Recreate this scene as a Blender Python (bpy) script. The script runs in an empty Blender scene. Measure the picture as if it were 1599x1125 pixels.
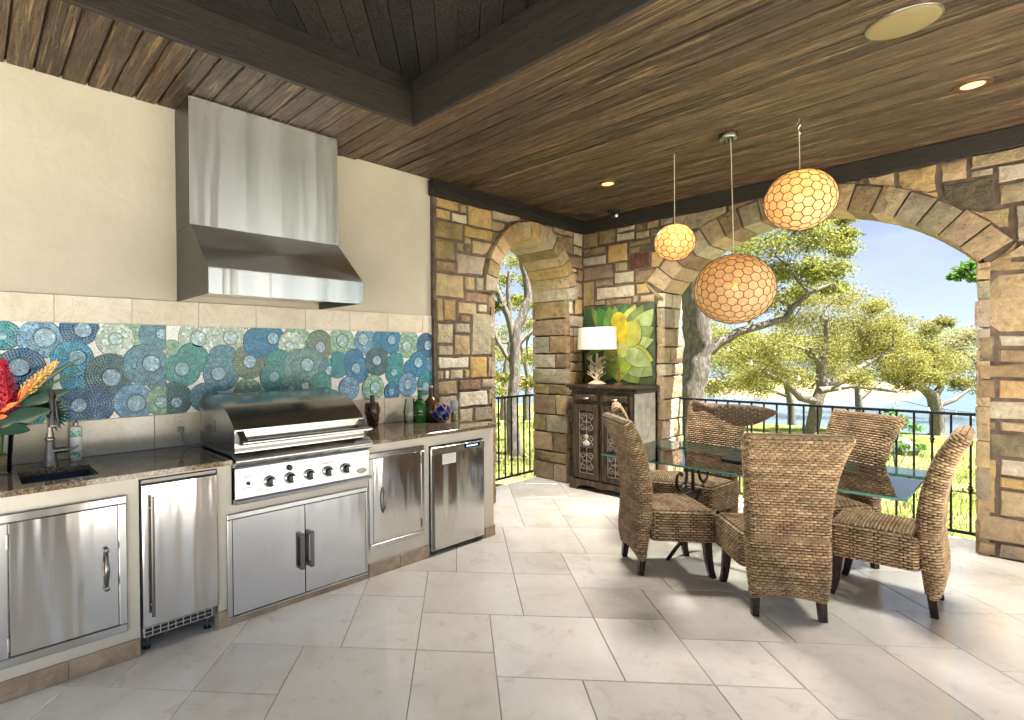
import bpy, math, random
import numpy as np
from math import sin, cos, pi, radians, sqrt, atan2, tan, hypot
from mathutils import Vector, Matrix

sc = bpy.context.scene
col = sc.collection
random.seed(11)
rng = np.random.default_rng(5)

# ------------------------------------------------------------------ camera
FL, PX, PY = 822.824, 652.885, 562.5          # focal length and optical centre for a 1599 px wide frame
yaw, pitch, roll = radians(49.54806), radians(.554507), radians(-.448968)
CF = Vector((cos(yaw)*cos(pitch), sin(yaw)*cos(pitch), -sin(pitch)))
CR = Vector((sin(yaw), -cos(yaw), 0))
CU = CR.cross(CF)
CR, CU = cos(roll)*CR+sin(roll)*CU, -sin(roll)*CR+cos(roll)*CU
CAM = Vector((0, 0, 1.5))
cd = bpy.data.cameras.new('camera'); cam = bpy.data.objects.new('camera', cd); col.objects.link(cam)
cd.sensor_width = 36; cd.lens = 36*FL/1599; cd.shift_x = (799.5-PX)/1599
cd.clip_start = .05; cd.clip_end = 3000
m = Matrix.Identity(4)
for i in range(3):
    m[i][0] = CR[i]; m[i][1] = CU[i]; m[i][2] = -CF[i]; m[i][3] = CAM[i]
cam.matrix_world = m
sc.camera = cam

# ------------------------------------------------------------------ sky, sun, exposure
SUN_EL = radians(68)
SUN_DIR = Vector((.42, -1, 0)).normalized()*cos(SUN_EL)+Vector((0, 0, sin(SUN_EL)))
w = bpy.data.worlds.new('World'); sc.world = w; w.use_nodes = True
wn = w.node_tree; wn.nodes.clear()
def wadd(t, **k):
    n = wn.nodes.new(t)
    for a, b in k.items(): setattr(n, a, b)
    return n
sky = wadd('ShaderNodeTexSky', sky_type='NISHITA', sun_disc=False, sun_elevation=SUN_EL,
           sun_rotation=atan2(SUN_DIR.x, SUN_DIR.y), air_density=.24, dust_density=.5, ozone_density=1.0)
tc = wadd('ShaderNodeTexCoord'); mp = wadd('ShaderNodeMapping'); mp.inputs['Scale'].default_value = (1, 1, 3.2)
nz = wadd('ShaderNodeTexNoise'); nz.inputs['Scale'].default_value = 3.1; nz.inputs['Detail'].default_value = 7; nz.inputs['Roughness'].default_value = .55
rp = wadd('ShaderNodeValToRGB'); rp.color_ramp.elements[0].position = .40; rp.color_ramp.elements[0].color = (.45, .45, .45, 1); rp.color_ramp.elements[1].position = .66
mx = wadd('ShaderNodeMix', data_type='RGBA'); mul = wadd('ShaderNodeMath', operation='MULTIPLY'); mul.inputs[1].default_value = .85
mx.inputs['B'].default_value = (2.3, 2.55, 2.7, 1)
bg = wadd('ShaderNodeBackground'); bg.inputs['Strength'].default_value = .05
wo = wadd('ShaderNodeOutputWorld')
L = wn.links.new
L(tc.outputs['Generated'], mp.inputs['Vector']); L(mp.outputs['Vector'], nz.inputs['Vector']); L(nz.outputs['Fac'], rp.inputs['Fac'])
L(rp.outputs['Color'], mul.inputs[0]); L(mul.outputs[0], mx.inputs['Factor']); L(sky.outputs['Color'], mx.inputs['A'])
L(mx.outputs['Result'], bg.inputs['Color']); L(bg.outputs[0], wo.inputs['Surface'])
sl = bpy.data.lights.new('sun', 'SUN'); sl.energy = 5; sl.angle = radians(.55); sl.color = (1, .95, .87)
so = bpy.data.objects.new('sun', sl); col.objects.link(so)
so.rotation_euler = SUN_DIR.to_track_quat('Z', 'Y').to_euler(); so.location = SUN_DIR*30
vs = sc.view_settings
vs.view_transform = 'Standard'; vs.look = 'None'; vs.gamma = 1; vs.exposure = 2.86
cy = sc.cycles
cy.use_denoising = True
try: cy.denoiser = 'OPENIMAGEDENOISE'; cy.denoising_input_passes = 'RGB_ALBEDO_NORMAL'
except Exception: pass
cy.max_bounces = 8; cy.diffuse_bounces = 4; cy.glossy_bounces = 4; cy.transmission_bounces = 6; cy.transparent_max_bounces = 16
cy.caustics_reflective = False; cy.caustics_refractive = False; cy.sample_clamp_indirect = 5
cy.use_adaptive_sampling = True; cy.adaptive_threshold = .025

# ------------------------------------------------------------------ helpers
def ray(x, y): return CF+CR*((x-PX)/FL)-CU*((y-PY)/FL)
def at(x, y, X=None, Y=None, Z=None, D=None):
    """photo measurement -> point on a known plane of the place (or at a known depth D)"""
    d = ray(x, y)
    if X is not None: t = X/d.x
    elif Y is not None: t = Y/d.y
    elif Z is not None: t = (Z-1.5)/d.z
    else: t = D
    return CAM+d*t

def setp(o, label=None, cat=None, group=None, kind=None):
    for k, v in (('label', label), ('category', cat), ('group', group), ('kind', kind)):
        if v: o[k] = v
    return o
ROOT = {}
def thing(name, loc, label, cat, group=None, rz=0, kind=None):
    o = bpy.data.objects.new(name, None); o.empty_display_size = .1
    col.objects.link(o); o.location = loc; o.rotation_euler = (0, 0, rz)
    setp(o, label, cat, group, kind); ROOT[o.name] = Vector(loc)
    return o
def mesh(name, v, f, mats, smooth=False, mi=None, uv=None):
    me = bpy.data.meshes.new(name)
    me.from_pydata([tuple(p) for p in v], [], f)
    for k in (mats if isinstance(mats, (list, tuple)) else [mats]): me.materials.append(k)
    if mi is not None: me.polygons.foreach_set('material_index', mi)
    if smooth: me.polygons.foreach_set('use_smooth', [True]*len(me.polygons))
    me.update()
    return me
def rootof(o):
    while o.parent: o = o.parent
    return o
def link(name, me, parent=None, org=(0, 0, 0)):
    o = bpy.data.objects.new(name, me); col.objects.link(o); o.location = org
    if parent: o.parent = parent
    return o
class MB:
    def __init__(s): s.v = []; s.f = []; s.m = []
    def add(s, v, f, mi=0):
        b = len(s.v); s.v += [tuple(p) for p in v]; s.f += [tuple(i+b for i in q) for q in f]; s.m += [mi]*len(f); return s
    def box(s, x0, x1, y0, y1, z0, z1, b=0.0, mi=0):
        if x0 > x1: x0, x1 = x1, x0
        if y0 > y1: y0, y1 = y1, y0
        if z0 > z1: z0, z1 = z1, z0
        if b <= 0:
            v = [(x, y, z) for x in (x0, x1) for y in (y0, y1) for z in (z0, z1)]
            return s.add(v, [(0, 1, 3, 2), (4, 6, 7, 5), (0, 4, 5, 1), (2, 3, 7, 6), (0, 2, 6, 4), (1, 5, 7, 3)], mi)
        b = min(b, (x1-x0)*.45, (y1-y0)*.45, (z1-z0)*.45)
        lo = (x0, y0, z0); hi = (x1, y1, z1); v = []; idx = {}
        for c in range(8):
            sg = [(c >> k) & 1 for k in range(3)]
            for ax in range(3):
                p = [0, 0, 0]
                for k in range(3):
                    e = hi[k] if sg[k] else lo[k]
                    p[k] = e if k == ax else (e-b if sg[k] else e+b)
                idx[(c, ax)] = len(v); v.append(p)
        f = []
        for ax in range(3):
            o1, o2 = (ax+1) % 3, (ax+2) % 3
            for side in (0, 1):
                q = [(side << ax) | (a << o1) | (d << o2) for a, d in ((0, 0), (1, 0), (1, 1), (0, 1))]
                f.append([idx[(c, ax)] for c in (q if side else q[::-1])])
            for a in (0, 1):
                for d in (0, 1):
                    c0 = (a << o1) | (d << o2); c1 = c0 | (1 << ax)
                    q = [idx[(c0, o1)], idx[(c1, o1)], idx[(c1, o2)], idx[(c0, o2)]]
                    f.append(q if (a ^ d) == 0 else q[::-1])
        for c in range(8): f.append([idx[(c, 0)], idx[(c, 1)], idx[(c, 2)]])
        return s.add(v, f, mi)
    def tube(s, pts, r, n=8, mi=0, cap=True, close=False):
        P = [Vector(p) for p in pts]; k = len(P)
        R = r if isinstance(r, (list, tuple)) else [r]*k
        v = []; f = []; up = None
        for i in range(k):
            a = P[(i-1) % k] if (i or close) else P[0]; b = P[(i+1) % k] if (i < k-1 or close) else P[-1]
            t = (b-a).normalized() if (b-a).length > 1e-9 else Vector((0, 0, 1))
            if up is None: up = Vector((0, 0, 1)) if abs(t.z) < .9 else Vector((1, 0, 0))
            e1 = up-t*up.dot(t)
            if e1.length < 1e-6: e1 = t.orthogonal()
            e1.normalize(); up = e1; e2 = t.cross(e1)
            for j in range(n):
                q = 2*pi*(j+.5)/n; v.append(P[i]+(e1*cos(q)+e2*sin(q))*R[i])
        for i in range(k if close else k-1):
            for j in range(n):
                a = i*n+j; b = i*n+(j+1) % n; c = ((i+1) % k)*n
                f.append((a, b, c+(j+1) % n, c+j))
        if cap and not close: f += [tuple(range(n))[::-1], tuple((k-1)*n+j for j in range(n))]
        return s.add(v, f, mi)
    def lathe(s, prof, c=(0, 0, 0), n=20, mi=0, axis='z', sx=1, sy=1):
        v = []; f = []
        for r, z in prof:
            for j in range(n):
                q = 2*pi*j/n; p = (r*cos(q)*sx, r*sin(q)*sy, z)
                if axis == 'y': p = (p[0], z, p[1])
                if axis == 'x': p = (z, p[0], p[1])
                v.append((c[0]+p[0], c[1]+p[1], c[2]+p[2]))
        for i in range(len(prof)-1):
            for j in range(n): f.append((i*n+j, i*n+(j+1) % n, (i+1)*n+(j+1) % n, (i+1)*n+j))
        if prof[0][0] > 1e-6: f.append(tuple(range(n))[::-1])
        if prof[-1][0] > 1e-6: f.append(tuple((len(prof)-1)*n+j for j in range(n)))
        return s.add(v, f, mi)
    def prism(s, poly, F, d0, d1, mi=0):
        n = len(poly)
        v = [F(a, b, d0) for a, b in poly]+[F(a, b, d1) for a, b in poly]
        f = [tuple(range(n))[::-1], tuple(range(n, 2*n))]+[(i, (i+1) % n, n+(i+1) % n, n+i) for i in range(n)]
        return s.add(v, f, mi)
    def build(s, name, mats, parent=None, smooth=False, org=None):
        """vertices are world coordinates unless the root is rotated/local; they are stored relative to org (or the root)"""
        base = Vector((0, 0, 0))
        if parent is not None:
            base = ROOT.get(rootof(parent).name, Vector((0, 0, 0)))
        o0 = Vector(org) if org is not None else base
        v = [(p[0]-o0[0], p[1]-o0[1], p[2]-o0[2]) for p in s.v]
        me = mesh(name, v, s.f, mats, smooth, s.m)
        if smooth: me.set_sharp_from_angle(angle=radians(38))
        return link(name, me, parent, (o0-base) if parent is not None else o0)
def npmesh(name, V, Fq, mats, smooth=False):
    """numpy verts (N,3) and quads/tris (M,k)"""
    me = bpy.data.meshes.new(name); k = Fq.shape[1]
    me.vertices.add(len(V)); me.vertices.foreach_set('co', V.astype(np.float32).ravel())
    me.loops.add(Fq.size); me.loops.foreach_set('vertex_index', Fq.astype(np.int32).ravel())
    me.polygons.add(len(Fq)); me.polygons.foreach_set('loop_start', np.arange(0, Fq.size, k, dtype=np.int32))
    try: me.polygons.foreach_set('loop_total', np.full(len(Fq), k, dtype=np.int32))
    except Exception: pass
    for q in (mats if isinstance(mats, (list, tuple)) else [mats]): me.materials.append(q)
    me.update(calc_edges=True)
    if smooth: me.polygons.foreach_set('use_smooth', np.ones(len(Fq), dtype=bool))
    me.validate()
    return me
def fy(Y): return lambda s, t, d: (s, Y-d, t)      # wall facing -Y: s = X, t = Z, d = out of the wall
def fx(X): return lambda s, t, d: (X-d, s, t)      # wall facing -X: s = Y
def rect(a, b, c, d): return [(a, c), (b, c), (b, d), (a, d)]
def clip_rect(poly, x0, x1, y0, y1):
    def cl(p, ins, inter):
        out = []
        for i in range(len(p)):
            a, b = p[i-1], p[i]
            if ins(b):
                if not ins(a): out.append(inter(a, b))
                out.append(b)
            elif ins(a): out.append(inter(a, b))
        return out
    def lx(c): return lambda a, b: (c, a[1]+(b[1]-a[1])*(c-a[0])/(b[0]-a[0]))
    def ly(c): return lambda a, b: (a[0]+(b[0]-a[0])*(c-a[1])/(b[1]-a[1]), c)
    for ins, it in ((lambda p: p[0] >= x0, lx(x0)), (lambda p: p[0] <= x1, lx(x1)), (lambda p: p[1] >= y0, ly(y0)), (lambda p: p[1] <= y1, ly(y1))):
        poly = cl(poly, ins, it)
        if len(poly) < 3: return []
    return poly

# ------------------------------------------------------------------ materials
class NM:
    def __init__(s, name, base=(.5, .5, .5), rough=.5, metal=0, spec=.5, **k):
        s.m = bpy.data.materials.new(name); s.m.use_nodes = True; s.t = s.m.node_tree
        s.b = s.t.nodes['Principled BSDF']; s.o = s.t.nodes['Material Output']
        s.b.inputs['Base Color'].default_value = (*base, 1); s.b.inputs['Roughness'].default_value = rough
        s.b.inputs['Metallic'].default_value = metal; s.b.inputs['Specular IOR Level'].default_value = spec
        for a, v in k.items(): s.b.inputs[a.replace('_', ' ')].default_value = v
    def n(s, t, ins=None, **props):
        q = s.t.nodes.new(t)
        for a, v in props.items(): setattr(q, a, v)
        for a, v in (ins or {}).items():
            if hasattr(v, 'is_output') or isinstance(v, bpy.types.NodeSocket): s.t.links.new(v, q.inputs[a])
            else: q.inputs[a].default_value = v
        return q
    def l(s, a, b): s.t.links.new(a, b)
    def coords(s, scale=(1, 1, 1), rnd=0, src='Object'):
        tc = s.n('ShaderNodeTexCoord')
        mp = s.n('ShaderNodeMapping', {'Vector': tc.outputs[src], 'Scale': scale})
        if rnd:
            oi = s.n('ShaderNodeObjectInfo'); mu = s.n('ShaderNodeMath', {0: oi.outputs['Random'], 1: rnd}, operation='MULTIPLY')
            s.l(mu.outputs[0], mp.inputs['Location'])
        return mp.outputs['Vector']
    def noise(s, vec, scale=5, detail=4, rough=.5, dist=0):
        return s.n('ShaderNodeTexNoise', {'Vector': vec, 'Scale': scale, 'Detail': detail, 'Roughness': rough, 'Distortion': dist}).outputs['Fac']
    def ramp(s, fac, stops):
        r = s.n('ShaderNodeValToRGB', {'Fac': fac}); e = r.color_ramp.elements
        while len(e) < len(stops): e.new(.5)
        for q, (p, c) in zip(e, stops):
            q.position = p; q.color = (c[0], c[1], c[2], 1) if isinstance(c, (tuple, list)) else (c, c, c, 1)
        return r.outputs['Color']
    def mix(s, fac, a, b, mode='MIX'):
        q = s.n('ShaderNodeMix', data_type='RGBA', blend_type=mode)
        for k, v in (('Factor', fac), ('A', a), ('B', b)):
            if isinstance(v, bpy.types.NodeSocket): s.l(v, q.inputs[k])
            elif isinstance(v, (tuple, list)): q.inputs[k].default_value = (v[0], v[1], v[2], 1)
            else: q.inputs[k].default_value = v
        return q.outputs['Result']
    def math(s, op, a, b=0.0):
        return s.n('ShaderNodeMath', {0: a, 1: b}, operation=op).outputs[0]
    def bump(s, h, strength=.3, dist=.01, prev=None):
        q = s.n('ShaderNodeBump', {'Height': h, 'Strength': strength, 'Distance': dist})
        if prev is not None: s.l(prev, q.inputs['Normal'])
        s.l(q.outputs['Normal'], s.b.inputs['Normal']); return q.outputs['Normal']
    def col(s, c): s.l(c, s.b.inputs['Base Color'])
    def rgh(s, c): s.l(c, s.b.inputs['Roughness'])
MT = {}
def simple(name, base, rough=.5, metal=0, nscale=0, namp=.15, bump=0, bscale=60, spec=.5, **k):
    q = NM(name, base, rough, metal, spec, **k)
    if nscale:
        v = q.coords(rnd=9); f = q.noise(v, nscale, 4)
        lo = tuple(c*(1-namp) for c in base); hi = tuple(min(1, c*(1+namp)) for c in base)
        q.col(q.ramp(f, [(.3, lo), (.7, hi)]))
    if bump:
        v = q.coords(rnd=9); q.bump(q.noise(v, bscale, 3), bump, .004)
    MT[name] = q.m
    return q.m

# stone: colour comes from each stone's own object colour
q = NM('rubble_stone', rough=.88, spec=.25); v = q.coords(rnd=31)
oi = q.n('ShaderNodeObjectInfo')
c1 = q.mix(1, oi.outputs['Color'], q.ramp(q.noise(v, 13, 9, .72), [(.28, .62), (.5, 1.02), (.72, 1.32)]), 'MULTIPLY')
c2 = q.mix(q.math('MULTIPLY', q.ramp(q.noise(v, 3.2, 3, .5, .4), [(.5, 0), (.68, 1)]), .4), c1, (.46, .32, .17))
c3 = q.mix(q.ramp(q.noise(v, 24, 3, .7), [(.6, 0), (.74, .35)]), c2, (.13, .1, .08))
q.col(c3)
nb = q.bump(q.noise(v, 9, 9, .68), 1.0, .055); vo = q.n('ShaderNodeTexVoronoi', {'Vector': v, 'Scale': 16.0}); nb = q.bump(vo.outputs['Distance'], .45, .02, nb); q.bump(q.noise(v, 90, 4, .7), .6, .006, nb)
STONE = q.m
q = NM('mortar', rough=.95, spec=.15); v = q.coords()
q.col(q.ramp(q.noise(v, 14, 4), [(.3, (.06, .045, .034)), (.7, (.13, .10, .075))])); q.bump(q.noise(v, 60, 4), .6, .006)
MORTAR = q.m
q = NM('plaster', rough=.8, spec=.3); v = q.coords()
q.col(q.ramp(q.noise(v, 2.4, 6, .65, .6), [(.25, (.385, .35, .28)), (.5, (.43, .392, .317)), (.75, (.455, .416, .34))])); nb = q.bump(q.noise(v, 5, 5, .6, 1.0), .2, .02); q.bump(q.noise(v, 60, 5, .6), .2, .003, nb)
PLASTER = q.m
q = NM('cabinet_stucco', rough=.7, spec=.35); v = q.coords()
q.col(q.ramp(q.noise(v, 4, 5, .6), [(.3, (.58, .545, .465)), (.7, (.66, .625, .545))])); q.bump(q.noise(v, 60, 5, .6), .15, .003)
STUCCO = q.m
# polished limestone backsplash
q = NM('polished_limestone', rough=.13, spec=.5); v = q.coords(rnd=17)
a = q.ramp(q.noise(v, 3.5, 6, .6, .5), [(.3, (.52, .46, .36)), (.55, (.62, .56, .46)), (.75, (.68, .62, .53))])
vein = q.ramp(q.noise(v, 5.5, 8, .7, 1.4), [(.485, 0), (.5, .5), (.515, 0)])
q.col(q.mix(vein, a, (.35, .27, .18))); q.bump(q.noise(v, 5, 2), .05, .004)
LIME = q.m
# travertine floor tile
q = NM('floor_travertine', rough=.3, spec=.85); v = q.coords(rnd=43); oi = q.n('ShaderNodeObjectInfo')
a = q.ramp(q.noise(v, 2.1, 7, .62, .35), [(.25, (.62, .56, .475)), (.45, (.79, .75, .675)), (.62, (.85, .815, .75)), (.8, (.80, .76, .685))])
a = q.mix(1, a, q.ramp(oi.outputs['Random'], [(0, .86), (1, 1.06)]), 'MULTIPLY')
pit = q.ramp(q.noise(v, 26, 5, .75, .3), [(.70, 0), (.76, .75)])
a = q.mix(pit, a, (.2, .15, .1)); a = q.mix(q.ramp(q.noise(v, 8, 6, .7, .8), [(.55, 0), (.68, .35)]), a, (.46, .385, .29))
q.col(a); q.rgh(q.ramp(q.noise(v, 6, 5, .6), [(.3, .10), (.7, .22)]))
nb = q.bump(q.noise(v, 4, 4), .06, .01); q.bump(pit, -.4, .002, nb)
FLOOR = q.m
GROUT = simple('grout', (.26, .22, .18), .9, nscale=20, bump=.3)
q = NM('base_travertine', rough=.4); v = q.coords(rnd=19)
q.col(q.ramp(q.noise(v, 9, 7, .7, .5), [(.25, (.24, .17, .11)), (.5, (.40, .30, .20)), (.7, (.52, .42, .31))])); q.bump(q.noise(v, 30, 5), .15, .004)
BASE = q.m
# granite
q = NM('granite', rough=.07, spec=.6); v = q.coords()
a = q.ramp(q.noise(v, 90, 3, .7), [(.3, (.03, .022, .016)), (.45, (.13, .095, .06)), (.58, (.28, .22, .14)), (.72, (.42, .36, .26))])
vo = q.n('ShaderNodeTexVoronoi', {'Vector': v, 'Scale': 55.0})
a = q.mix(q.ramp(vo.outputs['Distance'], [(.18, .85), (.3, 0)]), a, (.035, .028, .024))
a = q.mix(q.ramp(q.noise(v, 9, 4), [(.4, 0), (.7, .55)]), a, (.11, .075, .048))
q.col(a)
GRANITE = q.m
# stainless steel, slightly wavy sheet with a fine grain
def steel(name, base=.56, rough=.24, wav=.06, grain=(4, 4, 260), an=.8):
    q = NM(name, (base, base*1.005, base*1.01), rough, 1); v = q.coords(); g = q.coords(grain)
    gn = q.noise(g, 3, 3)
    q.rgh(q.ramp(gn, [(.3, rough*.95), (.7, rough*1.05)]))
    q.bump(q.noise(q.coords((1, 1, .1), rnd=7), 5.5, 2, .4), wav, .05)
    tg = q.n('ShaderNodeTangent', direction_type='RADIAL', axis='Z'); q.l(tg.outputs[0], q.b.inputs['Tangent'])
    q.b.inputs['Anisotropic'].default_value = an; q.b.inputs['Anisotropic Rotation'].default_value = .25
    return q.m
STEEL = steel('brushed_steel', grain=(260, 4, 4)); STEELV = steel('vertical_grain_steel', .66, .14, .3, (260, 4, 4)); STEELH = steel('horizontal_grain_steel', .52, .24, .05, (4, 4, 60), .2)
CHROME = simple('polished_metal', (.6, .6, .6), .12, 1); DKSTEEL = simple('dark_steel', (.2, .2, .2), .35, 1)
NICKEL = simple('brushed_nickel', (.2, .185, .17), .28, 1)
BLACK = simple('black_plastic', (.015, .015, .016), .35); IRON = simple('wrought_iron', (.016, .017, .019), .45, .6, bump=.2)
SHADOWBOX = simple('dark_cavity', (.05, .045, .04), .9)
# planks
def wood(name, lo, mid, hi, streak, grain=(16, .55, 16), rough=.62, amt=1.0, bmp=.35):
    q = NM(name, rough=rough, spec=.35); v = q.coords(grain, rnd=57); v2 = q.coords(tuple(c*.35 for c in grain), rnd=13); oi = q.n('ShaderNodeObjectInfo')
    a = q.ramp(q.noise(v, 4.5, 8, .72, .5), [(.3, lo), (.5, mid), (.7, hi)])
    a = q.mix(1, a, q.ramp(oi.outputs['Random'], [(0, .5), (1, 1.5)]), 'MULTIPLY')
    kn = q.noise(v2, 4, 8, .78, .8)
    a = q.mix(q.math('MULTIPLY', q.ramp(kn, [(.52, 0), (.72, 1)]), amt), a, streak)
    q.col(a); nb = q.bump(q.noise(v, 7, 6, .7, .4), bmp, .012); q.bump(kn, bmp*.5, .01, nb)
    q.rgh(q.ramp(q.noise(v, 5, 3), [(.3, rough*.75), (.7, min(1, rough*1.3))]))
    return q.m
PLANK = wood('cedar_plank', (.012, .007, .0035), (.045, .026, .013), (.115, .07, .035), (.50, .34, .16), grain=(36, 1.3, 36), rough=.32, amt=.85, bmp=1.0)
DARKW = wood('dark_stained_beam', (.006, .0045, .004), (.014, .011, .0095), (.022, .017, .015), (.03, .024, .02), (1.2, 14, 14), amt=.5)
DARKY = wood('dark_stained_crossbeam', (.006, .0045, .004), (.014, .011, .0095), (.022, .017, .015), (.03, .024, .02), (14, 1.2, 14), amt=.5)
DARKP = wood('dark_stained_board', (.005, .004, .0035), (.011, .0085, .0075), (.018, .014, .012), (.025, .02, .017), (10, 10, 10), amt=.4)
BUFW = wood('distressed_wood', (.012, .009, .007), (.036, .024, .014), (.09, .056, .028), (.24, .16, .075), (12, 12, 1.0), .5, .9)
LEGW = wood('mahogany_leg', (.012, .005, .004), (.026, .010, .008), (.05, .018, .013), (.07, .03, .02), (12, 12, 1.2), .25, .4)
# weave: strand colours stored on the mesh; darkest stops paint the shade in gaps
q = NM('woven_seagrass', rough=.62, spec=.3); at_ = q.n('ShaderNodeAttribute', attribute_name='strand'); v = q.coords((1, 1, 1))
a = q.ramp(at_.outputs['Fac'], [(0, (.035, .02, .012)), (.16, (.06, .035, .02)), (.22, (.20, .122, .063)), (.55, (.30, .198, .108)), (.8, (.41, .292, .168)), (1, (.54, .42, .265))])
a = q.mix(1, a, q.ramp(q.noise(v, 90, 3), [(.3, .75), (.7, 1.2)]), 'MULTIPLY'); a = q.mix(1, a, q.ramp(q.noise(q.coords(rnd=23), 7, 4, .6), [(.3, .62), (.5, 1.0), (.7, 1.25)]), 'MULTIPLY'); q.col(a); q.bump(q.noise(v, 260, 2), .5, .002)
WICK = q.m
# clear sheet glass: fresnel reflection over plain transmission
def sheet_glass(name, tint, f=1.5):
    q = NM(name); t = q.t; t.nodes.remove(q.b)
    tr = q.n('ShaderNodeBsdfTransparent', {'Color': (*tint, 1)}); gl = q.n('ShaderNodeBsdfGlossy', {'Roughness': .0, 'Color': (1, 1, 1, 1)})
    fr = q.n('ShaderNodeFresnel', {'IOR': f}); mx = q.n('ShaderNodeMixShader', {0: fr.outputs[0]})
    q.l(tr.outputs[0], mx.inputs[1]); q.l(gl.outputs[0], mx.inputs[2]); q.l(mx.outputs[0], q.o.inputs['Surface'])
    return q.m
GLASS = sheet_glass('table_glass', (.95, .985, .975), 1.85); CLEAR = sheet_glass('clear_glass', (.94, .96, .96), 1.4)
GEDGE = simple('glass_edge', (.12, .42, .38), .08, Transmission_Weight=.35)
def tinted(name, base, tw=.75):
    q = NM(name, base, .04, Transmission_Weight=tw, IOR=1.45); MT[name] = q.m; return q.m
GREENG = tinted('green_bottle_glass', (.03, .22, .035)); BLUEG = tinted('blue_float_glass', (.015, .025, .42), .6); BROWNG = tinted('brown_jug_glaze', (.12, .045, .02), .2)
# capiz shell
q = NM('capiz_shell', (.78, .62, .40), .35); v = q.coords(rnd=11)
cc = q.ramp(q.noise(v, 30, 4, .6), [(.3, (.58, .43, .26)), (.7, (.76, .61, .42))]); q.col(cc)
tl = q.n('ShaderNodeBsdfTranslucent', {'Color': cc}); mx = q.n('ShaderNodeMixShader', {0: .55})
q.l(q.b.outputs[0], mx.inputs[1]); q.l(tl.outputs[0], mx.inputs[2])
tp_ = q.n('ShaderNodeBsdfTransparent', {'Color': (.95, .85, .65, 1)}); mx2 = q.n('ShaderNodeMixShader', {0: .2}); q.l(mx.outputs[0], mx2.inputs[1]); q.l(tp_.outputs[0], mx2.inputs[2]); q.l(mx2.outputs[0], q.o.inputs['Surface'])
CAPIZ = q.m
BRASS = simple('dark_bronze_wire', (.05, .028, .014), .5); CORD = simple('clear_cord', (.55, .5, .42), .4)
def emit(name, c, s):
    q = NM(name, c, .5); q.b.inputs['Emission Color'].default_value = (*c, 1); q.b.inputs['Emission Strength'].default_value = s; return q.m
BULB = emit('lit_bulb', (1, .82, .5), 1.2); LENS = emit('lit_downlight_lens', (1, .50, .16), .4)

# ------------------------------------------------------------------ room numbers (metres)
YK, YS, XW = 3.57, 3.53, 5.64          # kitchen wall, stone wall with the small arch, stone wall with the big arch
ZC = 3.07                               # soffit
TB, TS = .42, .46                       # wall thicknesses
# ------------------------------------------------------------------ ground, lake, far shore
def sstep(a, b, x):
    t = min(1, max(0, (x-a)/(b-a))); return t*t*(3-2*t)
def gz(x, y):
    wob = 1.6*sin(y*.11)+.9*sin(y*.31+1)
    z = -.32-2.15*sstep(8, 33+wob, x)-1.6*sstep(33+wob, 40+wob, x)
    bar = sstep(54, 59, x)*(1-sstep(88, 97, x))*sstep(-1+.05*x, 6+.05*x, y+2*sin(x*.2))
    z = z*(1-bar)+bar*(-2.62+.25*sin(x*.15+y*.05))
    far = sstep(330, 420, x+.35*abs(y)*.2); z = z+far*3.2
    z += .05*sin(x*.9+.5*y)*sstep(6.5, 9, x)*(1-sstep(30, 36, x))
    return z
xs = sorted(set([-400, -150, -60, -25, -12, -8, -5, -3]+[i*1.0 for i in range(-2, 44)]+[44+i*3 for i in range(0, 22)]+[112, 130, 160, 200, 260, 320, 350, 380, 420, 500, 700, 1000, 1600]))
ys = sorted(set([-1600, -800, -400, -200, -120, -80, -50, -35, -25]+[i*1.25 for i in range(-16, 50)]+[65+i*6 for i in range(0, 20)]+[200, 260, 340, 450, 700, 1100, 1600]))
b = MB(); nx, ny = len(xs), len(ys)
b.v = [(x, y, gz(x, y) if x > 6 or y > 4.6 else -.32) for x in xs for y in ys]
b.f = [(i*ny+j, (i+1)*ny+j, (i+1)*ny+j+1, i*ny+j+1) for i in range(nx-1) for j in range(ny-1)]; b.m = [0]*len(b.f)
q = NM('lawn_and_banks', rough=.95, spec=.1)
geo = q.n('ShaderNodeNewGeometry'); sx = q.n('ShaderNodeSeparateXYZ', {0: geo.outputs['Position']})
n1 = q.noise(geo.outputs['Position'], .5, 6, .65); n2 = q.noise(geo.outputs['Position'], 9, 4, .7)
gr = q.ramp(n1, [(.3, (.07, .105, .022)), (.5, (.12, .145, .035)), (.68, (.22, .19, .09))])
gr = q.mix(1, gr, q.ramp(n2, [(.3, .6), (.7, 1.35)]), 'MULTIPLY')
sand = q.ramp(q.noise(geo.outputs['Position'], .12, 5, .6), [(.3, (.22, .165, .09)), (.7, (.30, .23, .13))])
fs = q.ramp(q.math('MULTIPLY', sx.outputs['X'], .01), [(.42, 0), (.5, 1)])
bank = q.ramp(q.math('MULTIPLY', sx.outputs['X'], .001), [(.2, 0), (.3, 1)])
g2 = q.mix(fs, gr, sand); q.col(q.mix(bank, g2, (.07, .085, .035))); q.bump(n2, .8, .05)
ground = setp(b.build('ground', q.m, None, True), kind='structure', label='sunlit lawn sloping down to the lake shore')
q = NM('lake_water', (.06, .10, .13), .16, spec=.6); v = q.n('ShaderNodeNewGeometry').outputs['Position']
mpp = q.n('ShaderNodeMapping', {'Vector': v, 'Scale': (1.0, .35, 1)})
q.bump(q.noise(mpp.outputs[0], 1.6, 4, .6), .55, .12)
b = MB(); b.add([(26, -1500, -2.9), (1500, -1500, -2.9), (1500, 1500, -2.9), (26, 1500, -2.9)], [(0, 1, 2, 3)])
setp(b.build('lake', q.m), kind='structure', label='blue rippled lake beyond the lawn')
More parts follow.
